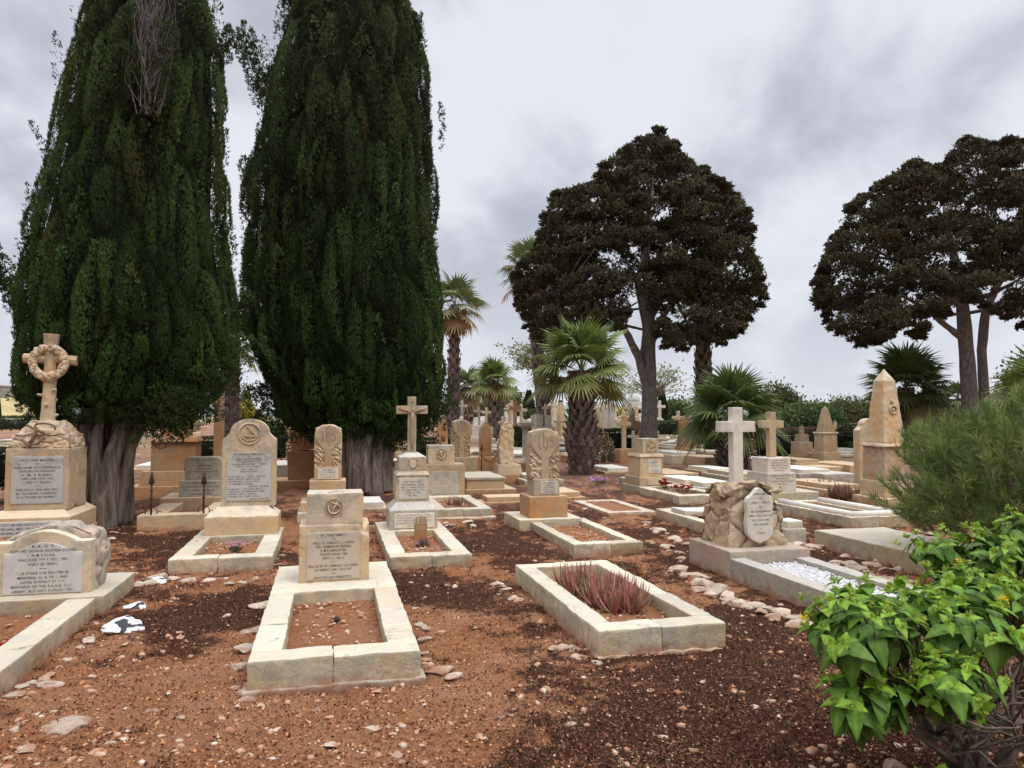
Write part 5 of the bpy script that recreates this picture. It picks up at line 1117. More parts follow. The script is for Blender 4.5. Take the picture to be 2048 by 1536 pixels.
def palm(label, base, htrunk, r0, r1, Lp, rb, nf, hues, seed=0, boots=0, el=(-55, 85), nseg=26, lean=0, skirt=0, m='palm', bot=None, name='fan_palm'):
    d = T(name, label, 'palm', base, 0); rr = random.Random(seed); fb = FB()
    tm = [frond_template(Lp * rr.uniform(.8, 1.1), rb * rr.uniform(.85, 1.1), nseg, seed * 10 + i, rr.uniform(.12, .35) / rb) for i in range(4)]
    tz = htrunk; tx = lean * htrunk
    for i in range(nf):
        V, F = tm[i % 4]; V = V.copy(); t = (i + .5) / nf; e = math.radians(el[0] + (el[1] - el[0]) * t ** .8) ; az_ = i * 2.39996 + rr.uniform(-.2, .2); ro = rr.uniform(-.5, .5)
        V = V @ np.array(Matrix.Rotation(ro, 3, 'X')).T; V = V @ np.array(Matrix.Rotation(-e, 3, 'Y')).T; V = V @ np.array(Matrix.Rotation(az_, 3, 'Z')).T
        hr = np.hypot(V[:, 0], V[:, 1]); V[:, 2] -= .16 * hr * hr / (Lp + rb)
        V += np.array([tx, 0, tz + rr.uniform(-.1, .12)])
        c = np.array(hues[0]) * (1 - t) + np.array(hues[1]) * t; c = c * rr.uniform(.75, 1.25)
        if e < math.radians(-30): c = np.array(hues[2]) * rr.uniform(.8, 1.2)
        CC = np.tile(c, (len(V), 1)); CC[:10] = np.array(hues[1]) * 1.2; ix = np.arange(13 + 1, len(V), 4); CC[ix[ix < len(V)]] *= 1.35
        fb.add(V, F, CC)
    fb.build('fronds', M[m], d, smooth=False)
    mb = MB(); n = 10; mb.tube([(tx * i / n, 0, -.1 + (htrunk + .15) * i / n) for i in range(n + 1)], [(r0 + (r1 - r0) * i / n) * (1.12 if i == 0 else 1) * (bot(i / n) if bot else 1) for i in range(n + 1)], 16, True, .08)
    mb.build('trunk', M['palmbark'], d, bev=0, sub=.16, jit=.012, fr=7)
    if boots:
        bm_ = MB(); rows = int(htrunk / boots)
        for q in range(rows):
            z = htrunk * (q + .3) / rows; t = z / htrunk; rad = (r0 + (r1 - r0) * t) * (bot(t) if bot else 1); m_ = max(6, int(2 * PI * rad / (boots * 1.25)))
            for s in range(m_):
                a = 2 * PI * (s + .5 * (q % 2)) / m_ + rr.uniform(-.12, .12); w_ = PI * rad / m_ * .9; lf = boots * rr.uniform(.9, 1.5); out = rr.uniform(.05, .13)
                ca, sa = math.cos(a), math.sin(a); g_ = lambda w, h, o_: (tx * t + (rad + o_) * ca - w * sa, (rad + o_) * sa + w * ca, z + h)
                bm_.add([g_(-w_, -.05, -.03), g_(w_, -.05, -.03), g_(w_ * .7, lf * .7, out * .8), g_(0, lf, out), g_(-w_ * .7, lf * .7, out * .8), g_(0, .02, .012), g_(-w_ * .5, lf * .6, out * .2), g_(w_ * .5, lf * .6, out * .2)],
                        [(0, 1, 5), (0, 5, 4), (1, 2, 5), (5, 2, 3), (5, 3, 4), (3, 2, 7), (3, 7, 6), (3, 6, 4)])
        bm_.build('leaf_stubs', M['stub'], d, bev=0, sub=0, jit=0, smooth=False)
    if skirt:
        sk = FB(); nn = int(260 * skirt); aa = NP.rand(nn) * 2 * PI; zz = htrunk - NP.rand(nn) * skirt; rd = (r1 + .03 + .1 * NP.rand(nn)) * (1 + .5 * (zz - htrunk + skirt) / skirt)
        P = np.stack([tx + np.cos(aa) * rd, np.sin(aa) * rd, zz], 1); D = np.stack([np.cos(aa) * .35, np.sin(aa) * .35, -np.ones(nn)], 1) + NP.normal(size=(nn, 3)) * .2
        sk.cards(P, D, .35 + .3 * NP.rand(nn), .07, np.array([.30, .19, .10]) * (.6 + .7 * NP.rand(nn, 1))); sk.build('dead_leaf_skirt', M['palm'], d)
    return d
HG = ((.18, .20, .06), (.14, .20, .075), (.34, .27, .12)); HD = ((.10, .125, .04), (.10, .15, .055), (.24, .20, .09)); HF = ((.22, .20, .11), (.13, .17, .09), (.36, .25, .14))
x, y = at(1163, 948); z = lambda py, Y: atz(0, py, Y)[2]
palm('stout fan palm with a thick shaggy dark trunk just right of the IHS stele', (x, y), z(745, y), .37, .31, .92, .82, 42, HG, 1, .16, (-28, 84), 30, 0, .25, bot=lambda t: 1 + .22 * math.exp(-((t - .36) / .12) ** 2) - (.12 if t < .15 else 0))
x, y = at(1466, 942); palm('low wide fan palm behind the white cross', (x, y), z(838, y), .40, .34, .80, .95, 34, HD, 2, .13, (-30, 80), 30, 0, .25, bot=lambda t: 1 + .1 * math.sin(t * 3))
Yp = 33; palm('tall thin palm rising right beside the second cypress', (atz(908, 0, Yp)[0], Yp), z(612, Yp) - gz(0, Yp), .30, .20, .95, .85, 26, HF, 3, .22, (-75, 80), 20, .012, 1.0)
Yp = 45; palm('small shaggy palm partly behind the tall thin palm', (atz(934, 0, Yp)[0], Yp), z(776, Yp) - gz(0, Yp), .45, .36, .8, .95, 30, HF, 4, .3, (-70, 82), 18, 0, .9)
Yp = 42; palm('small palm with star shaped crown left of the stout palm', (atz(989, 0, Yp)[0], Yp), z(762, Yp) - gz(0, Yp), .38, .34, .75, .85, 30, HG, 5, .3, (-60, 85), 18, 0, .6)
Yp = 31.5; palm('tall palm whose crown sticks out left of the centre right evergreen', (atz(1090, 0, Yp)[0], Yp), z(545, Yp) - gz(0, Yp), .27, .20, 1.0, .8, 26, HF, 6, .3, (-75, 85), 20, -.085, .8)
Yp = 30.5; palm('tall palm trunk rising behind the centre right evergreen into its crown', (atz(1398, 0, Yp)[0], Yp), z(560, Yp) - gz(0, Yp), .36, .24, .9, .7, 18, HD, 7, .28, (-60, 80), 18, 0, .3, bot=lambda t: 1 + .35 * math.exp(-((t - .12) / .08) ** 2))
Yp = 26.5; palm('bushy fan palm directly behind the big obelisk', (atz(1795, 0, Yp)[0], Yp), z(778, Yp) - gz(0, Yp), .30, .26, .9, 1.0, 44, HD, 8, .2, (-45, 86), 26, 0, .5)
Yp = 25; palm('shaggy trunked palm seen in the gap between the two cypresses', (atz(470, 0, Yp)[0], Yp), z(690, Yp) - gz(0, Yp), .42, .16, .7, .8, 22, HD, 9, .16, (-50, 80), 18, .03, 0, bot=lambda t: 1 - .12 * math.sin(t * 6))
Yp = 40; palm('small palm at the right beyond the twin trunks', (atz(1895, 0, Yp)[0], Yp), z(800, Yp) - gz(0, Yp), .2, .2, .6, .7, 24, HD, 10, 0, (-40, 85), 16)
Yp = 15; palm('yellowish young palm above the pine bush at the right edge', (atz(2060, 0, Yp)[0], Yp), z(800, Yp), .2, .2, .6, .7, 26, HG, 11, 0, (-50, 85), 22)

# leaf masses
def blob(name, label, cat, c, r, n, hue, card, kind=None, core=.8, group=None, vary=.5, box=False, rot=TH):
    """bush or clipped hedge: dark solid inside, leaves all over the surface"""
    d = T(name, label, cat, (c[0], c[1]), rot, group); z0 = c[2]; fb = FB()
    if box:
        A = np.array([r[1] * r[2], r[0] * r[2], r[0] * r[1] * 1.4]); A = A / A.sum(); f = NP.choice(3, n, p=A); u = NP.rand(n, 3) * 2 - 1
        s = np.where(NP.rand(n) < .5, -1, 1); s = np.where(f == 2, 1, s); u[np.arange(n), f] = s; nr = np.zeros((n, 3)); nr[np.arange(n), f] = s
        lump = 1 + .05 * np.sin(u[:, 0] * 14 * r[0] / 2)[:, None] * np.cos(u[:, 2:3] * 5)
        P = u * np.array(r) * lump * (.93 + .09 * NP.rand(n, 1)); cs_ = np.array(r) * core
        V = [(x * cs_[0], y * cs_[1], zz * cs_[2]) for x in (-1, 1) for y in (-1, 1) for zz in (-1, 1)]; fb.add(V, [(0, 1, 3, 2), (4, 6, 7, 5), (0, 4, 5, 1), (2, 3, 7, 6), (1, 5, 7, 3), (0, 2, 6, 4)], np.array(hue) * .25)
    else:
        nr = unit(NP.normal(size=(n, 3))); nr[:, 2] = np.abs(nr[:, 2]) * .9 + nr[:, 2] * .1
        ang = np.arctan2(nr[:, 1], nr[:, 0]); lump = 1 + .16 * np.sin(ang * 5 + c[0]) * np.cos(nr[:, 2] * 6 + c[1]) + .12 * NP.normal(size=n)
        P = nr * np.array(r) * lump[:, None]; ns, nr_ = 12, 6; V = []; 
        for i in range(nr_ + 1):
            for q in range(ns): t = PI / 2 * i / nr_; V.append((math.cos(t) * math.cos(2 * PI * q / ns) * r[0] * core, math.cos(t) * math.sin(2 * PI * q / ns) * r[1] * core, math.sin(t) * r[2] * core))
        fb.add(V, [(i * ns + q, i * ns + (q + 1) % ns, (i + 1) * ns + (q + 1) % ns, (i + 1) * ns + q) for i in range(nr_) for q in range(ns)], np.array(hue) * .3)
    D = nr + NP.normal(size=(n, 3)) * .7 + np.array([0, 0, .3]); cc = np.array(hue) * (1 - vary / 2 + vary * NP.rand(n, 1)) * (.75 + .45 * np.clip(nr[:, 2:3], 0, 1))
    fb.cards(P, D, card * (.6 + .8 * NP.rand(n)), card * .7, cc)
    o_ = fb.build('foliage', M['palm'], d); o_.location = (0, 0, z0 - d.location.z)
    if kind: d['kind'] = kind
    return d
def pb(name, label, cat, px0, px1, pt, pbm, Y, hue, n=2500, card=.09, dep=None, box=False, **k):
    x0 = atz(px0, 0, Y)[0]; x1 = atz(px1, 0, Y)[0]; zt = z(pt, Y); zb = max(z(pbm, Y), gz(0, Y) - .1); w_ = (x1 - x0) / 2; dep = dep or w_ * .8
    if box: return blob(name, label, cat, ((x0 + x1) / 2, Y + dep, (zt + zb) / 2), (w_, dep, (zt - zb) / 2), n, hue, card, box=True, **k)
    return blob(name, label, cat, ((x0 + x1) / 2, Y + dep, zb), (w_, dep, zt - zb), n, hue, card, **k)
DG = (.045, .062, .022); MG = (.075, .11, .035); OG_ = (.13, .15, .06); YG = (.36, .33, .06)
pb('clipped_hedge', 'long dark clipped hedge across the right behind the low palm', 'hedge', 1480, 1770, 868, 916, 27, DG, 7000, .09, .5, True)
pb('clipped_hedge', 'dark clipped hedge between the stout palm and the pine trunk', 'hedge', 1190, 1262, 862, 912, 27.5, DG, 3500, .09, .5, True)
pb('clipped_hedge', 'bright topped hedge behind the pine trunk, beside the white tombs', 'hedge', 1300, 1358, 845, 872, 34, MG, 3000, .09, .8, True)
pb('clipped_hedge', 'far low hedge left of the slim cross', 'hedge', 1190, 1215, 848, 866, 36, MG, 1500, .1, .8, True)
pb('clipped_hedge', 'dark hedge left of the grey round column', 'hedge', 1030, 1060, 855, 900, 28, DG, 2000, .09, .5, True)
pb('clipped_hedge', 'hedge running behind the verse headstone between the cypresses', 'hedge', 380, 590, 878, 922, 22, DG, 6500, .08, .5, True)
pb('clipped_hedge', 'nearest dark hedge at the left edge beside the wreath cross pedestal', 'hedge', -120, 30, 905, 985, 12.5, DG, 6000, .06, .5, True)
pb('clipped_hedge', 'long dark hedge far left behind the wreath cross', 'hedge', -120, 130, 836, 862, 30, DG, 4000, .1, .7, True)
pb('clipped_hedge', 'dark square hedge end right of the slender obelisk', 'hedge', 1678, 1720, 852, 880, 33, DG, 1800, .1, .8, True)
pb('clipped_hedge', 'reddish leaved hedge behind the slender obelisk', 'hedge', 1490, 1680, 858, 872, 36, (.10, .06, .04), 2500, .1, .5, True)
pb('clipped_hedge', 'dark hedge under the right edge of the second cypress', 'hedge', 830, 900, 880, 925, 24, DG, 3000, .08, .5, True)
pb('shrub', 'yellow flowering bush between the cypresses', 'shrub', 470, 525, 815, 862, 26, YG, 1800, .12)
pb('shrub', 'spiky green shrub against the second cypress, beyond the verse headstone', 'shrub', 528, 570, 850, 890, 24, MG, 1600, .14)
pb('shrub', 'small pointed green tree in the gap between the cypresses', 'shrub', 488, 512, 778, 850, 40, OG_, 1500, .14)
pb('shrub', 'bare pinkish scrub bush right of the stout palm', 'shrub', 1186, 1222, 872, 925, 24, (.18, .14, .10), 700, .10, core=.3)
pb('shrub', 'yellow bush among the far graves, left of the pine trunk', 'shrub', 1228, 1262, 822, 850, 50, YG, 1500, .2)
pb('shrub', 'round green bush below the star crowned palm', 'shrub', 945, 1000, 800, 858, 75, OG_, 2500, .3)
pb('shrub', 'green bush left of the small palms', 'shrub', 880, 955, 790, 860, 70, OG_, 3500, .3)
pb('shrub', 'olive bush behind the far crosses in the middle', 'shrub', 1000, 1050, 785, 850, 80, (.15, .14, .07), 2500, .3)
pb('shrub', 'low green bush under the stout palm fronds', 'shrub', 1040, 1085, 825, 850, 60, MG, 1500, .22)
pb('shrub', 'dark rounded bush above the ochre distant graves', 'shrub', 1200, 1228, 812, 845, 80, DG, 1500, .3)
pb('shrub', 'green leafy bush at the right of the low fan palm, behind white tombs', 'shrub', 1408, 1440, 866, 900, 25, MG, 1500, .12)
pb('shrub', 'small bright green mound beyond the obelisks', 'shrub', 1665, 1712, 888, 904, 27, (.09, .14, .03), 1500, .08)
pb('shrub', 'wide green bush behind the stepped tombstone', 'shrub', 1560, 1690, 810, 862, 60, MG, 5000, .25)
pb('shrub', 'feathery dark shrub beside the slender obelisk', 'shrub', 1590, 1690, 822, 865, 45, (.05, .08, .03), 3000, .2)
pb('shrub', 'green bush left of the low fan palm in the distance', 'shrub', 1312, 1400, 805, 860, 90, MG, 4500, .35)
pb('tree', 'big rounded distant tree right of the low fan palm', 'tree', 1510, 1605, 778, 850, 110, (.075, .085, .04), 5000, .45)
pb('tree', 'olive distant trees behind the big obelisk', 'tree', 1640, 1760, 802, 850, 100, (.10, .11, .05), 4500, .4)
pb('tree', 'dark rounded tree crown at the right edge in the distance', 'tree', 1998, 2090, 736, 860, 60, (.045, .06, .028), 5000, .3)
pb('tree', 'mixed dry bush seen beyond the pine bush, right', 'tree', 1800, 1945, 800, 900, 45, (.14, .14, .07), 4000, .2)
pb('tree', 'pinkish dry tree beside the twin trunks', 'tree', 1955, 2080, 790, 900, 38, (.17, .15, .09), 3500, .18)
def spire(label, px, pt, Y, w_=.6, h0=0):
    d = T('slim_cypress', label, 'cypress', (atz(px, 0, Y)[0], Y), 0); H_ = z(pt, Y) - d.location.z; fb = FB(); n = int(500 + 60 * H_)
    t = NP.rand(n); a = NP.rand(n) * 2 * PI; r = w_ * np.sin(PI * np.clip(t * .93 + .07, 0, 1)) ** .6 * (1 - .6 * t); P = np.stack([r * np.cos(a), r * np.sin(a), t * H_], 1); D = np.stack([np.cos(a) * .3, np.sin(a) * .3, np.ones(n)], 1)
    fb.cards(P, D, .6, .28, np.array([.028, .04, .02]) * (.7 + .6 * NP.rand(n, 1))); fb.build('crown', M['fol'], d)
    MB().tube([(0, 0, -.2), (0, 0, H_ * .95)], [w_ * .5, w_ * .1], 8).build('trunk', M['bark2'], d, bev=0, sub=0, jit=0)
for px, pt, Y, l in ((1057, 790, 70, 'slim far cypress left of the pair behind the palm fronds'), (1100, 790, 75, 'slim far cypress between stout palm and grey blocks'), (1118, 808, 95, 'short slim far cypress next to the stout palm trunk'), (1317, 790, 78, 'slim far cypress just right of the pine trunk'), (1243, 815, 120, 'tiny slim cypress left of the far church'), (1270, 822, 100, 'tiny slim cypress in front of the far church')): spire(l, px, pt, Y)
spire('narrow cypress at the very left edge of the field', 3, 768, 40, .5)
# pale airy trees
def airy(label, px, py, Y, w_, h_, trunkpx):
    b_ = (atz(trunkpx, 0, Y)[0], Y); d = T('bare_tree', label, 'tree', b_, 0); c = Vector(atz(px, py, Y)) - Vector((b_[0], b_[1], d.location.z)); w_ *= Y / FOC; h_ *= Y / FOC; ln = []; P = []
    t0 = Vector((0, 0, c.z - h_ * .9)); MB().tube([(0, 0, -.2), (c.x * .2, 0, t0.z * .5), tuple(t0)], [.18, .15, .12], 8).build('trunk', M['twig'], d, bev=0, sub=0, jit=0)
    for i in range(60):
        e = c + Vector((R.gauss(0, .5) * w_, R.uniform(-.5, .5) * w_, R.uniform(-.6, .9) * h_)); m_ = t0.lerp(e, .55) + Vector((0, 0, .15 * h_)); ln.append([t0, t0.lerp(m_, .5), m_, e])
        for q in range(16): P.append(m_.lerp(e, R.uniform(.3, 1.1)) + Vector((R.gauss(0, .25), R.gauss(0, .25), R.gauss(0, .18))))
    twigs('branches', 'twig', d, ln, .035); fb = FB(); P = np.array([tuple(p) for p in P]); fb.cards(P, NP.normal(size=P.shape), .20, .13, np.array([.22, .24, .13]) * (.7 + .6 * NP.rand(len(P), 1))); fb.build('sparse_leaves', M['palm'], d)
airy('pale airy tree spreading behind the pine trunk', 1300, 765, 52, 90, 35, 1300)
airy('pale airy tree peeking out left of the stout palm', 1050, 715, 48, 45, 35, 1112)

# ================================================================== distance
M['haze1'] = simple('hazy_hill', (.25, .29, .27), (.17, .21, .19), rough=1, sc=.05, bump=0, spec=0); M['haze2'] = simple('nearer_hill', (.15, .17, .11), (.085, .105, .06), rough=1, sc=.12, spec=0)  # aerial haze is put into these hill base colours
def ridge(name, pts, Y, m, seed, amp):
    fb = MB(); xs_ = np.linspace(pts[0][0], pts[-1][0], 260); yy = np.interp(xs_, [p[0] for p in pts], [p[1] for p in pts]); top = []
    for i, (px, py) in enumerate(zip(xs_, yy)):
        py = py - amp * (float(fbm(px * .045, 0, seed, 4, .6)) - .5) * 2; q = atz(px, py, Y); top.append(q)
    n = len(top); V = [(q[0], Y - 60, gz(0, Y) - 6) for q in top] + [(q[0], Y - 20, gz(0, Y) + (q[2] - gz(0, Y)) * .62) for q in top] + top + [(q[0], Y + 70, q[2] - 12) for q in top]
    fb.add(V, [(r * n + i, r * n + i + 1, (r + 1) * n + i + 1, (r + 1) * n + i) for r in range(3) for i in range(n - 1)])
    return tag(fb.build(name, M[m], None, bev=0, sub=0, jit=0), kind='structure')
ridge('far_hills', [(-900, 822), (300, 820), (880, 818), (950, 815), (1100, 812), (1180, 806), (1230, 812), (1330, 815), (1400, 810), (1560, 812), (1700, 812), (1900, 808), (2300, 805), (3000, 812)], 700, 'haze1', 3, 5)
ridge('wooded_hill', [(930, 836), (985, 818), (1000, 798), (1030, 792), (1058, 800), (1080, 826), (1110, 826), (1175, 822), (1220, 828), (1300, 834)], 300, 'haze1', 5, 6)
ridge('scrub_rise', [(-900, 838), (860, 838), (1000, 836), (1300, 836), (1400, 826), (1520, 822), (1650, 812), (1800, 815), (2000, 808), (2600, 812)], 190, 'haze2', 7, 4)
Yc = 600; M['chalk'] = simple('pale_church_stone', (.50, .49, .46), (.42, .41, .39), rough=1, sc=.3, spec=0)
d = T('church', 'hazy distant church with dome and lantern on the skyline left of the pine trunk', 'church', (atz(1262, 0, Yc)[0], Yc), 0); zb = z(832, Yc) - d.location.z - 8
MB().box(-13, 13, -6, 6, zb, zb + 15).build('nave', M['chalk'], d, bev=.2, sub=0, jit=0); MB().box(-7, 7, -5, 5, zb + 14.9, zb + 19.5).build('drum_base', M['chalk'], d, bev=.2, sub=0, jit=0)
MB().lathe([(5, 0), (5, 2.5), (4.3, 4.6), (2.8, 6.4), (1.0, 7.4)], (0, 0, zb + 19.4), 16).build('dome', M['chalk'], d, bev=0, sub=0, jit=0); MB().lathe([(.9, 0), (.9, 2.4), (.2, 4.2)], (0, 0, zb + 26.6), 8).build('lantern', M['chalk'], d, bev=0, sub=0, jit=0)
for x in (-9, -3, 3, 9): MB().box(x - .6, x + .6, -6.15, -6.02, zb + 8, zb + 11).build('window', M['recess'], d, bev=0, sub=0, jit=0)
M['straw'] = simple('dry_straw_field', (.46, .37, .19), (.34, .27, .14), rough=1, sc=.6, bump=.05, spec=0, stretch=(.3, 1, 1))
fm = MB(); n = 14; V = []
for j_ in range(8):
    t = j_ / 7; yy = 44 + 42 * t; zz = gz(0, yy) - .3 + 3.3 * t ** 1.1
    for i in range(n): V.append((-110 + 72 * i / (n - 1) + t * -9, yy, (zz if i < n - 2 else gz(0, yy) - .4) + .12 * math.sin(i * 1.7 + j_)))
fm.add(V, [(r * n + i, r * n + i + 1, (r + 1) * n + i + 1, (r + 1) * n + i) for r in range(7) for i in range(n - 1)]); tag(fm.build('straw_field', M['straw'], None, bev=0, sub=0, jit=0), kind='structure')
d = T('farm_building', 'flat roofed pale building with a grey boundary wall at the far left', 'building', (atz(10, 0, 88)[0], 88), 0); zb = z(804, 88) - d.location.z
MB().box(-9, 0.3, 0, 5, zb - .6, zb + 1.9).build('wall', M['chalk'], d, bev=.05, sub=0, jit=0); MB().box(-9.3, .6, -.2, 5.3, zb + 1.88, zb + 2.1).build('roof_slab', M['chalk'], d, bev=.04, sub=0, jit=0)
MB().box(.35, 6, .2, .6, zb - .6, zb + 1.6).build('boundary_wall', M['grey'], d, bev=.04, sub=0, jit=0); MB().box(-3, -2, -.06, -.02, zb + .6, zb + 1.4).build('window', M['recess'], d, bev=0, sub=0, jit=0); MB().box(-.9, 0, -.06, -.02, zb - .5, zb + 1.3).build('door', M['recess'], d, bev=0, sub=0, jit=0)

# ================================================================== plants on the graves
def aloe(label, c, n, h, spread, hues, nros=1, name='aloe_plant', wd=1.):
    d = thing(name, label, 'plant', c, 0); fb = FB()
    for r in range(nros):
        ox, oy = ((R.uniform(-1, 1) * spread[0], R.uniform(-1, 1) * spread[1]) if nros > 1 else (0, 0)); ct, st_ = math.cos(TH), math.sin(TH); ox, oy = ox * ct - oy * st_, ox * st_ + oy * ct
        for i in range(n):
            a = R.uniform(0, 6.28); tl = R.uniform(.35, 1.5) if i > 2 else .15; L = h * R.uniform(.6, 1.1); w_ = .011 * (h / .2) * R.uniform(.8, 1.4) * wd; k = 6; V = []; cb = np.array(R.choice(hues)) * R.uniform(.75, 1.2); CC = []
            for q in range(k + 1):
                t = q / k; an = tl * (1.1 - .45 * t) ; rr_ = L * t * math.sin(an); zz = L * t * math.cos(an * .9); ww = w_ * (1 - t) ** .7 + .0006
                px_, py_ = ox + rr_ * math.cos(a), oy + rr_ * math.sin(a); sx, sy = -math.sin(a) * ww, math.cos(a) * ww
                V += [(px_ - sx, py_ - sy, zz), (px_, py_, zz - ww * .7), (px_ + sx, py_ + sy, zz), (px_, py_, zz + ww * .35)]
                CC += [cb * (.6 + .5 * t)] * 4
            F = [(q * 4 + s, q * 4 + (s + 1) % 4, q * 4 + 4 + (s + 1) % 4, q * 4 + 4 + s) for q in range(k) for s in range(4)]
            fb.add(V, F, np.array(CC))
    fb.build('leaves', M['aloe'], d, smooth=True); return d
RA = [(.42, .16, .14), (.36, .19, .11), (.52, .25, .21), (.24, .24, .09), (.46, .15, .13), (.40, .22, .16)]
for u, v, l in ((.37, 1.42, 'reddish aloe clump at the far end of the thick kerb frame'), (.45, 1.12, 'tall red aloe clump in the middle of the thick kerb frame'), (.50, .82, 'red and olive aloe clump at the near end of the thick kerb frame')):
    p = wl(OG, u, v); aloe(l, (*p, .06), 24, .25, (.15, .17), RA, 11, wd=.8)
p = wl(OP, .45, 1.1); aloe('small dry red aloe in the anchor block kerb', (*p, .06), 14, .20, (.1, .1), [(.32, .17, .11), (.38, .22, .13)], 4)
OE = at(780, 1142); p = wl(OE, .45, .95); aloe('purple brown succulent tuft below the 186 marker', (*p, .06), 14, .12, (.1, .12), [(.16, .10, .10), (.22, .15, .11)], 6)
OD = at(493, 1388)
p = wl(OD, .46, .35); aloe('dark dried tuft by the front kerb joint of the anchor grave', (*p, .07), 26, .06, (.03, .02), [(.07, .045, .04)], 2, 'dry_tuft'); p = wl(OD, .47, 1.05); aloe('dark dried tuft halfway up the anchor grave bed', (*p, .07), 26, .06, (.04, .03), [(.07, .045, .04)], 2, 'dry_tuft')
for px, py, l in ((1640, 985, 'rusty red aloe mat right of the lettered white blocks'), (1610, 930, 'dry pinkish aloe under the stepped tombstone'), (1425, 915, 'dry reddish aloe left of the low palm trunk'), (1680, 1000, 'dull red low succulent by the big obelisk')):
    p = at(px, py); aloe(l, (*p, .03), 16, .28, (.3, .25), [(.32, .15, .10), (.25, .15, .09)], 9, wd=1.4)
def flowers(label, c, n, r, hue, stem=(.06, .10, .04), pr=.022, h=.12):
    d = thing('flower_bunch', label, 'flowers', c, 0); fb = FB(); P = []
    for i in range(n):
        a = R.uniform(0, 6.28); q = r * R.random() ** .5; p = np.array((q * math.cos(a), q * math.sin(a) * .8, h * R.uniform(.55, 1.1)))
        P.append(p); k = 7; D = np.stack([np.cos(np.arange(k) * 2 * PI / k), np.sin(np.arange(k) * 2 * PI / k), np.full(k, .35)], 1); fb.cards(np.tile(p, (k, 1)), D, pr, pr * .8, np.array(hue) * R.uniform(.75, 1.15))
    fb.build('blooms', M['petal'], d); g_ = FB(); P = np.array(P); B = P * np.array([.25, .25, 0]); g_.cards(B, P - B, np.linalg.norm(P - B, axis=1), .008, np.array(stem)); k = 40; g_.cards(NP.normal(size=(k, 3)) * np.array([r * .5, r * .4, .01]) + np.array([0, 0, h * .35]), NP.normal(size=(k, 3)), .05, .02, np.array(stem)); g_.build('stems_and_leaves', M['palm'], d)
OC = at(335, 1151)
p = wl(OC, .53, .72); flowers('pink flowers lying in the bed below the verse headstone', (*p, .06), 26, .11, (.72, .42, .68))
p = at(1197, 970); flowers('violet flower bunch on the ground near the stout palm', (*p, 0), 34, .22, (.62, .38, .75), pr=.045, h=.16)
p = wl(OI, .45, 1.45); flowers('dark red flowers at the head of the box monument kerb', (*p, .10), 16, .13, (.30, .015, .03), pr=.05, h=.2)
p = wl(OI, .55, .95); flowers('dark red flowers lying midway on the box monument kerb', (*p, .10), 16, .2, (.28, .015, .03), pr=.05, h=.14)
p = atz(3, 1280, 4.75); flowers('crimson flower at the extreme left in the long kerb bed', (p[0], p[1], .05), 8, .05, (.50, .02, .05), pr=.03, h=.07)
p = at(345, 1022); flowers('magenta flowers inside the iron spiked grave', (p[0], p[1] + .9, .08), 12, .15, (.45, .05, .15), pr=.03, h=.14)

# ================================================================== pine bush, right
bp = (5.35, 7.3); d = T('pine_bush', 'soft needled young pine bush filling the right side, above the green leafy bushes', 'pine', bp, 0)
fb = FB(); ln = []; cn = FB()
def pinetip(tip, dr, L, hue, nn, nl):
    t = NP.rand(nn) ; P = tip - dr * (L * (1 - t))[:, None]; D = dr * .9 + NP.normal(size=(nn, 3)) * .55 + np.array([0, 0, .35]); fb.cards(P, unit(D), nl * (.7 + .5 * NP.rand(nn)), .0052, np.array(hue) * (.6 + .8 * NP.rand(nn, 1)), bend=.06)
for i in range(800):
    while True:
        u = NP.normal(size=3); u /= np.linalg.norm(u); 
        if u[2] > -.35: break
    rf = R.uniform(.55, 1.0) ** .6; lump = 1 + .16 * math.sin(u[0] * 5 + 1) * math.cos(u[2] * 6)
    tip = np.array([u[0] * 1.55, u[1] * 1.25, .72 + u[2] * (1.02 if u[2] > 0 else .62)]) * np.array([rf * lump, rf * lump, 1]); 
    if u[2] > 0: tip[2] = .72 + u[2] * 1.12 * rf * lump
    dr = unit(u * .8 + np.array([0, 0, .55]) + NP.normal(size=3) * .15); L = R.uniform(.2, .38)
    g_ = (.13, .19, .055) if R.random() < .55 else (.22, .27, .09)
    pinetip(tip, dr, L, g_, 130, .125)
    if i % 4 == 0: ln.append([Vector(tip - dr * L * 1.3 - np.array([0, 0, .05])), Vector(tip - dr * L * .7), Vector(tip)])
    if u[2] > .1 and R.random() < .35:
        up = unit(np.array([dr[0] * .25, dr[1] * .25, 1.])); cl_ = R.uniform(.07, .17); k = 40; cn.cards(tip + up * (NP.rand(k) * cl_)[:, None], up + NP.normal(size=(k, 3)) * .25, .028, .006, np.array((.20, .22, .08)) * (.7 + .6 * NP.rand(k, 1)))
for s in range(16):
    a = s * 2.4; e = Vector((1.1 * math.cos(a), .9 * math.sin(a), R.uniform(.5, 1.3))); ln.append([Vector((0, 0, 0)), e * .35 + Vector((0, 0, .12)), e * .75, e])
fb.build('needles', M['needle'], d); cn.build('candles', M['needle'], d); twigs('branches', 'twig', d, ln, .014)

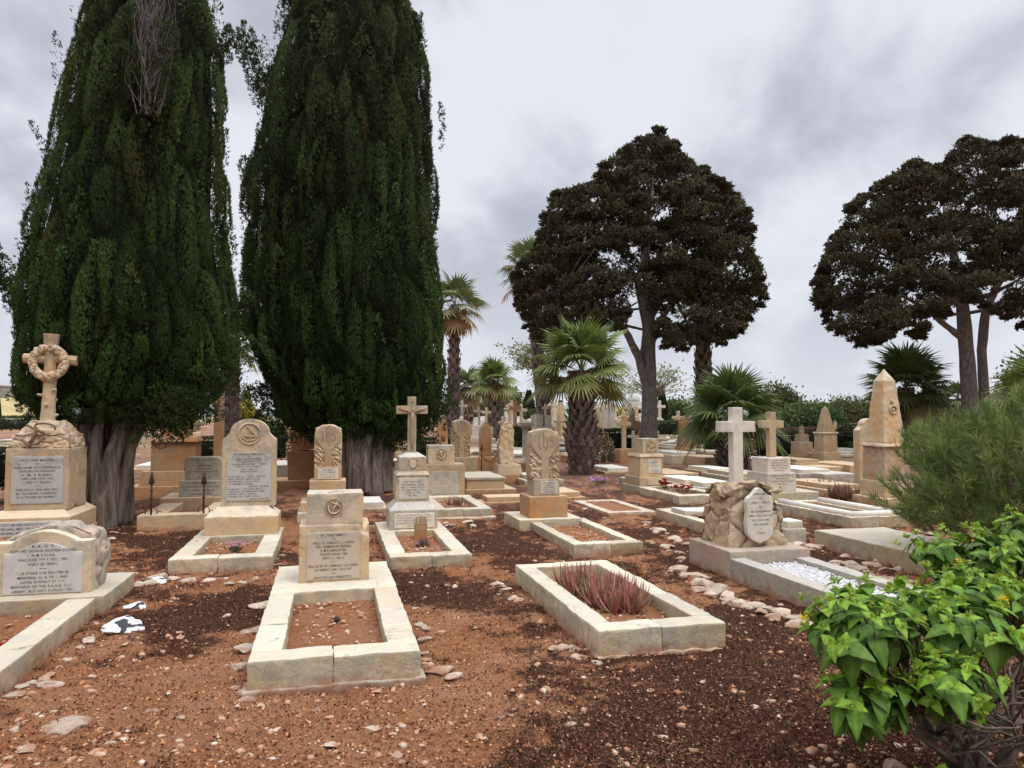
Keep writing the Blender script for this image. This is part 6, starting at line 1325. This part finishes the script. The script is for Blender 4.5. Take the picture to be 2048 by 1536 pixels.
# ================================================================== lantana bushes, front right
def leaf_template():
    nu, nv = 5, 9; V = []; cf = []
    for j in range(nv):
        t = j / (nv - 1); w_ = .37 * math.sin(PI * t ** .66) ** .8 * (1 - .18 * t) + .004; ser = 1 + (.05 if j % 2 else -.03)
        for i in range(nu):
            s = (i / (nu - 1) - .5) * 2; z_ = -.30 * t * t + abs(s) * w_ * .34 - .05 * (abs(s) > .9) + .014 * math.cos(j * PI + abs(s) * 2); V.append((t - .10 * abs(s) * (1 - t), s * w_ * ser, z_)); cf.append(1.35 if s == 0 else (1.08 if j % 2 else .9))
    F = [(j * nu + i, j * nu + i + 1, (j + 1) * nu + i + 1, (j + 1) * nu + i) for j in range(nv - 1) for i in range(nu - 1)]
    return np.array(V), np.array(F), np.array(cf)
LT = leaf_template()
def shoot(fb, bud, tip, dr, npair, L, hue):
    dr = dr / np.linalg.norm(dr); ref = unit(np.cross(dr, [0.3, .2, 1.])); w2 = np.cross(dr, ref); a0 = R.uniform(0, PI)
    for q in range(npair):
        s = L * (.38 + .62 * min(1, (q + .6) / 2.2)) * R.uniform(.85, 1.12); base = tip - dr * (.016 + .040 * q); a = a0 + q * PI / 2
        for sg in (0, PI):
            out = ref * math.cos(a + sg) + w2 * math.sin(a + sg); el_ = .75 - .42 * q; X_ = unit(out + dr * el_ + np.array([0, 0, -.28 * q * .5])); X_ = unit(X_ + NP.normal(size=3) * .13); Zn = unit(np.cross(np.cross(X_, dr + np.array([0, 0, .6])), X_)); Yn = np.cross(Zn, X_)
            V = LT[0] * s; W_ = base + V[:, :1] * X_ + V[:, 1:2] * Yn + V[:, 2:3] * Zn; W_[:, 2] -= .22 * (V[:, 0] ** 2) / s
            c = np.array(hue) * R.uniform(.65, 1.15) * (1.3 if q == 0 else (1.05 if q == 1 else .8)) + (np.array([.06, .08, 0]) if q == 0 else 0)
            fb.add(W_, LT[1], c[None] * LT[2][:, None])
    k = 10; bud.cards(np.tile(tip, (k, 1)) + NP.normal(size=(k, 3)) * .006, dr + NP.normal(size=(k, 3)) * .5, .022, .012, np.array((.28, .36, .06)))
def lantana(label, root, canopy, nsh, L, hue, flw, extra=()):
    """canopy: list of (centre, radii) in world coordinates"""
    d = T('lantana_bush', label, 'shrub', root, 0); o_ = np.array([*root, 0.]); fb = FB(); bud = FB(); ln = []; tips = []
    hubs = [Vector((R.gauss(0, .17), R.gauss(0, .13), R.uniform(.12, .30))) for _ in range(11)]
    for i in range(nsh):
        c, r = canopy[i % len(canopy)]; u = unit(NP.normal(size=3)); u[2] = abs(u[2]) * .9 if R.random() < .75 else u[2]; f = R.uniform(.75, 1.0)
        tip = np.array(c) - o_ + u * np.array(r) * f; dr = unit(u * np.array([1, 1, .9]) + np.array([0, 0, .5])); shoot(fb, bud, tip, dr, R.choice([3, 3, 4, 4]), L * R.uniform(.8, 1.1), np.array(hue) * (.65 + .5 * f)); tips.append(tip)
        if i % 3 == 0 or u[2] < .1:
            h_ = min(hubs, key=lambda q: (q - Vector(tip)).length); ln.append([h_, h_.lerp(Vector(tip), .4) + Vector((R.gauss(0, .04), R.gauss(0, .04), R.gauss(0, .02))), h_.lerp(Vector(tip), .75) + Vector((R.gauss(0, .03), R.gauss(0, .03), -.01)), Vector(tip - dr * .03)])
    for px in extra:
        tip = np.array(px[0]) - o_; shoot(fb, bud, tip, np.array(px[1], float), px[2], L * px[3], hue); ln.append([Vector((0, 0, .03)), Vector(tip) * .5 + Vector((0, 0, -.02)), Vector(tip - unit(np.array(px[1], float)) * .03)])
    fb.build('leaves', M['lantana'], d, smooth=True); bud.build('buds', M['lantana'], d)
    twigs('twigs', 'twig', d, ln, .011)
    mb = MB()
    for h_ in hubs: mb.tube([(R.gauss(0, .03), R.gauss(0, .03), -.04), tuple(h_ * .5 + Vector((R.gauss(0, .04), R.gauss(0, .04), 0))), tuple(h_), tuple(h_ * 1.6 + Vector((R.gauss(0, .05), R.gauss(0, .05), .05)))], [.020, .016, .012, .007], 7, True, .2, R.randrange(99))
    for i in range(90):
        h_ = R.choice(hubs); v = Vector((R.gauss(0, .3), R.gauss(0, .22), R.uniform(.05, .38))); mb.tube([h_, h_ + v * .4 + Vector((R.gauss(0, .03), R.gauss(0, .03), .02)), h_ + v * .75 + Vector((0, 0, -.02)), h_ + v], [.008, .006, .005, .002], 4, False)
    mb.build('stems', M['twig'], d, bev=0, sub=0, jit=.004, fr=20)
    for i in range(flw):
        t_ = tips[R.randrange(len(tips))]
        if t_[2] < .5: continue
        k = 22; g_ = FB(); g_.cards(np.tile(t_ + np.array([0, 0, .03]), (k, 1)) + NP.normal(size=(k, 3)) * .008, NP.normal(size=(k, 3)) * .6 + np.array([0, 0, .8]), .012, .011, np.array((.75, .55, .05))); g_.build('flower_head', M['petal'], d)
r1 = (2.02, 3.25)
cv = [((1.45, 3.05, .66), (.28, .30, .17)), ((1.86, 3.2, .66), (.36, .3, .16)), ((1.62, 3.3, .72), (.36, .28, .14)), ((1.42, 3.0, .42), (.22, .20, .16)), ((1.74, 2.95, .52), (.2, .16, .12)), ((2.05, 3.45, .72), (.38, .3, .15))]
lantana('nearest bright green lantana bush with bare woody stems, front right', r1, cv, 135, .104, (.100, .195, .026), 2,
        extra=[((1.66, 2.93, .17), (-.3, -.4, .8), 3, 1.), ((1.60, 2.98, .14), (-.6, -.3, .5), 3, .8), ((1.76, 2.52, .36), (-.2, -.2, .9), 4, 1.1), ((1.84, 2.5, .31), (.1, -.3, .9), 4, 1.), ((1.72, 2.62, .16), (-.4, -.2, .8), 4, 1.), ((1.9, 2.6, .40), (.1, -.3, .9), 4, 1.), ((1.80, 2.56, .25), (-.4, 0, .7), 4, 1.)])
r2 = (3.15, 4.35)
cv = [((2.62, 4.25, .78), (.42, .35, .16)), ((3.1, 4.3, .86), (.5, .4, .18)), ((2.95, 4.0, .60), (.4, .25, .14)), ((3.3, 4.1, .72), (.4, .3, .2)), ((2.5, 4.05, .66), (.26, .25, .12))]
lantana('second lantana bush with yellow flower heads at the right edge, under the pine bush', r2, cv, 190, .10, (.096, .185, .026), 5)

# ================================================================== stones and litter
def gh(x, y): return gz(x, y) + float(micro(np.array(x), np.array(y)))
def loose(px, py, r, label, flat=.55, m='rubble', group=None, h=0, sub=3, name='loose_rock', cat='rock', asp=1.4):
    x, y = at(px, py); o_ = MB().rock((0, 0, 0), (r * asp, r, r * flat), R.randrange(9999), sub, .35).build(name, M[m], None, bev=0, sub=0, jit=r * .04, fr=14, smooth=False, loc=(x, y, gh(x, y) + r * flat * .12 + h)); tag(o_, label, cat, group); return o_
loose(880, 1338, .085, 'orange rock beside the right kerb of the anchor grave', .5); loose(908, 1352, .05, 'smaller orange brown stone touching the orange rock', .7); loose(130, 1455, .13, 'large flat grey rock in the front left corner', .35)
loose(52, 1500, .055, 'pinkish flat stone near the bottom left corner', .3); loose(300, 1424, .035, 'pale cream pebble in the left foreground', .6); loose(100, 1372, .06, 'whitish rock below the long left kerb', .5)
loose(665, 1492, .045, 'white flat chip of stone at the bottom centre left', .4); loose(1790, 1534, .07, 'pale yellowish rock at the bottom edge near the lantana stems', .4); loose(1140, 1452, .03, 'small white stone in the centre foreground', .6)
loose(530, 1215, .14, 'big tan slab leaning on the left kerb of the anchor grave', .28, asp=1.2); loose(518, 1262, .12, 'second tan slab by the left kerb of the anchor grave', .28); loose(498, 1300, .10, 'brownish slab at the left kerb of the anchor grave', .4); loose(478, 1332, .07, 'craggy rock at the front left kerb corner of the anchor grave', .7)
def bwmat():
    m, nt, b, out = mat('black_and_white_rock'); k = NT(nt); k.l(k.mix(k.ramp(k.noise(k.pos((1, 1, 2)), 7, 3, .5, .6), .47, .52), (.03, .032, .036), (.72, .70, .68)), b.inputs['Base Color']); b.inputs['Roughness'].default_value = .55; return m
M['bw'] = bwmat()
loose(245, 1262, .15, 'flat rock blotched black and white beside the long left kerb', .42, 'bw'); loose(312, 1165, .15, 'black stained flat stone below the pale kerb, farther back', .25, 'bw'); loose(268, 1215, .12, 'whitish blotched rock touching the corner of the long kerb', .35, 'bw')
RUB = 'rubble stones packed along the kerbs'
lines = [((1350, 1140), (1440, 1190), 9, .14), ((1440, 1190), (1620, 1250), 15, .10), ((1400, 1165), (1560, 1235), 9, .08), ((1285, 1050), (1400, 1095), 14, .09), ((1300, 1075), (1370, 1110), 7, .07), ((1520, 1075), (1640, 1100), 11, .10), ((1540, 1060), (1660, 1075), 7, .08), ((1660, 1120), (1850, 1185), 16, .12), ((1690, 1105), (1800, 1140), 8, .10), ((345, 1165), (520, 1160), 9, .06), ((280, 1175), (330, 1160), 6, .08),
         ((985, 1160), (1040, 1210), 9, .05), ((1100, 1290), (1200, 1325), 9, .05), ((845, 1250), (860, 1345), 7, .05), ((545, 1090), (570, 1150), 6, .05), ((470, 1360), (500, 1400), 5, .05), ((20, 1395), (180, 1290), 9, .045), ((1150, 1000), (1230, 1045), 7, .06), ((640, 1010), (590, 1050), 6, .08), ((860, 1050), (980, 1050), 6, .07), ((300, 1060), (200, 1075), 5, .07), ((1845, 1060), (1900, 1110), 6, .1)]
for a, b_, n, r in lines:
    for i in range(n):
        t = (i + R.random() * .8) / n; px = a[0] + (b_[0] - a[0]) * t + R.uniform(-8, 8); py = a[1] + (b_[1] - a[1]) * t + R.uniform(-6, 8)
        loose(px, py, r * R.uniform(.55, 1.15), 'pale limestone rubble stone packed along a kerb', R.uniform(.35, .65), 'rubble', RUB, sub=2)
for i in range(60):
    px = R.uniform(0, 1700); py = 1120 + 400 * R.random()
    if inside(np.array([at(px, py)[0]]), np.array([at(px, py)[1]]), .05)[0]: continue
    loose(px, py, R.uniform(.018, .038), 'small loose stone lying on the red soil', R.uniform(.4, .7), R.choice(['rubble', 'ochre', 'rubble']), 'small stones scattered on the red soil', sub=2)
def scatter(n, y0=2.35, y1=13., pw=1.6):
    u = NP.rand(n); e = 1 - pw; y = (y0 ** e + u * (y1 ** e - y0 ** e)) ** (1 / e); x = (NP.rand(n) * 2 - 1) * (.78 * y + .3); ok = ~inside(x, y, -.0); return x[ok], y[ok]
x, y = scatter(10500); ok = NP.rand(len(x)) < .25 + 1.1 * (fbm(x * 1.7, y * 1.7, 33, 4) > .53); x, y = x[ok], y[ok]; n = len(x); r = .003 + .019 * NP.rand(n) ** 5; r *= (.8 + y * .06); zc = np.vectorize(gz)(x, y) + micro(x, y)
bm = bmesh.new(); bmesh.ops.create_icosphere(bm, subdivisions=1, radius=1); TV = np.array([v.co[:] for v in bm.verts]); TF = np.array([[v.index for v in f.verts] for f in bm.faces]); bm.free()
V = TV[None] * (1 + .35 * (NP.rand(n, len(TV), 1) - .5) * 2); sc3 = np.stack([r * (1 + .8 * NP.rand(n)), r, r * (.45 + .4 * NP.rand(n))], 1); V = V * sc3[:, None]; a = NP.rand(n) * 6.28; ca, sa = np.cos(a)[:, None], np.sin(a)[:, None]
V = np.stack([V[..., 0] * ca - V[..., 1] * sa + x[:, None], V[..., 0] * sa + V[..., 1] * ca + y[:, None], V[..., 2] + (zc + r * .15)[:, None]], -1).reshape(-1, 3)
F = (TF[None] + (np.arange(n) * len(TV))[:, None, None]).reshape(-1, 3)
me = bpy.data.meshes.new('gravel'); me.vertices.add(len(V)); me.vertices.foreach_set('co', V.astype(np.float32).ravel()); me.loops.add(F.size); me.loops.foreach_set('vertex_index', F.astype(np.int32).ravel()); me.polygons.add(len(F)); me.polygons.foreach_set('loop_start', (np.arange(len(F)) * 3).astype(np.int32)); me.update(calc_edges=True)
me.materials.append(M['pebble']); g = bpy.data.objects.new('gravel', me); COL.objects.link(g); tag(g, 'pale and ochre gravel strewn over the red soil', 'gravel', kind='stuff')
x, y = scatter(170000, 2.35, 20, 1.65); mk_ = mulch(x, y); ok = NP.rand(len(x)) < (.16 + .84 * mk_); x, y, mk_ = x[ok], y[ok], mk_[ok]; n = len(x); zc = np.vectorize(gz)(x, y) + micro(x, y)
fb = FB(); D = NP.normal(size=(n, 3)) * np.array([1, 1, .45]) + np.array([0, 0, .12]); sz = (.008 + .014 * NP.rand(n)) * (.75 + y * .06)
cc = np.array([.13, .052, .032]) * (.25 + 1.2 * NP.rand(n, 1)); q = NP.rand(n, 1); cc = np.where(q > .955, np.array([[.46, .34, .24]]) * (.6 + .6 * NP.rand(n, 1)), cc); cc = np.where((q > .90) & (q < .965), np.array([[.22, .11, .06]]), cc)
fb.cards(np.stack([x, y, zc + .002 + .010 * NP.rand(n) * mk_], 1), D, sz, sz * .7, cc)
tag(fb.build('leaf_litter', M['fol'], None), 'dark brown crumbly leaf litter covering the soil', 'litter', kind='stuff')
x, y = scatter(90000, 2.35, 12, 1.7); n = len(x); mk_ = mulch(x, y); ok = NP.rand(n) < 1 - .8 * mk_; x, y = x[ok], y[ok]; n = len(x); fb = FB(); sz = (.006 + .016 * NP.rand(n) ** 2) * (.8 + y * .06)
cc = np.array([.48, .225, .11]) * (.35 + .95 * NP.rand(n, 1)); q = NP.rand(n, 1); cc = np.where(q > .93, np.array([[.52, .36, .25]]), cc); cc = np.where(q < .28, np.array([[.14, .06, .038]]), cc)
fb.cards(np.stack([x, y, micro(x, y) + np.vectorize(gz)(x, y) + .003], 1), NP.normal(size=(n, 3)) * np.array([1, 1, .4]) + np.array([0, 0, .15]), sz, sz * .8, cc)
tag(fb.build('soil_crumbs', M['fol'], None), 'crumbs and flakes of red soil on the bare ground', 'soil', kind='stuff')
x, y = scatter(16000, 2.4, 8, 1.7); ok = (NP.rand(len(x)) < mulch(x, y)) & (x > -.6 + .0 * y); x, y = x[ok], y[ok]; n = len(x); zc = micro(x, y)
fb = FB(); fb.cards(np.stack([x, y, zc], 1), NP.normal(size=(n, 3)) * np.array([1, 1, .5]) + np.array([0, 0, .7]), .02 + .03 * NP.rand(n), .0022, np.array([.42, .33, .20]) * (.5 + .6 * NP.rand(n, 1)))
tag(fb.build('dry_grass', M['fol'], None), 'thin straw coloured dry grass wisps in the dark litter', 'grass', kind='stuff')
for o_ in bpy.data.objects:
    if o_.name.startswith('bed_gravel'): o_['kind'] = 'stuff'
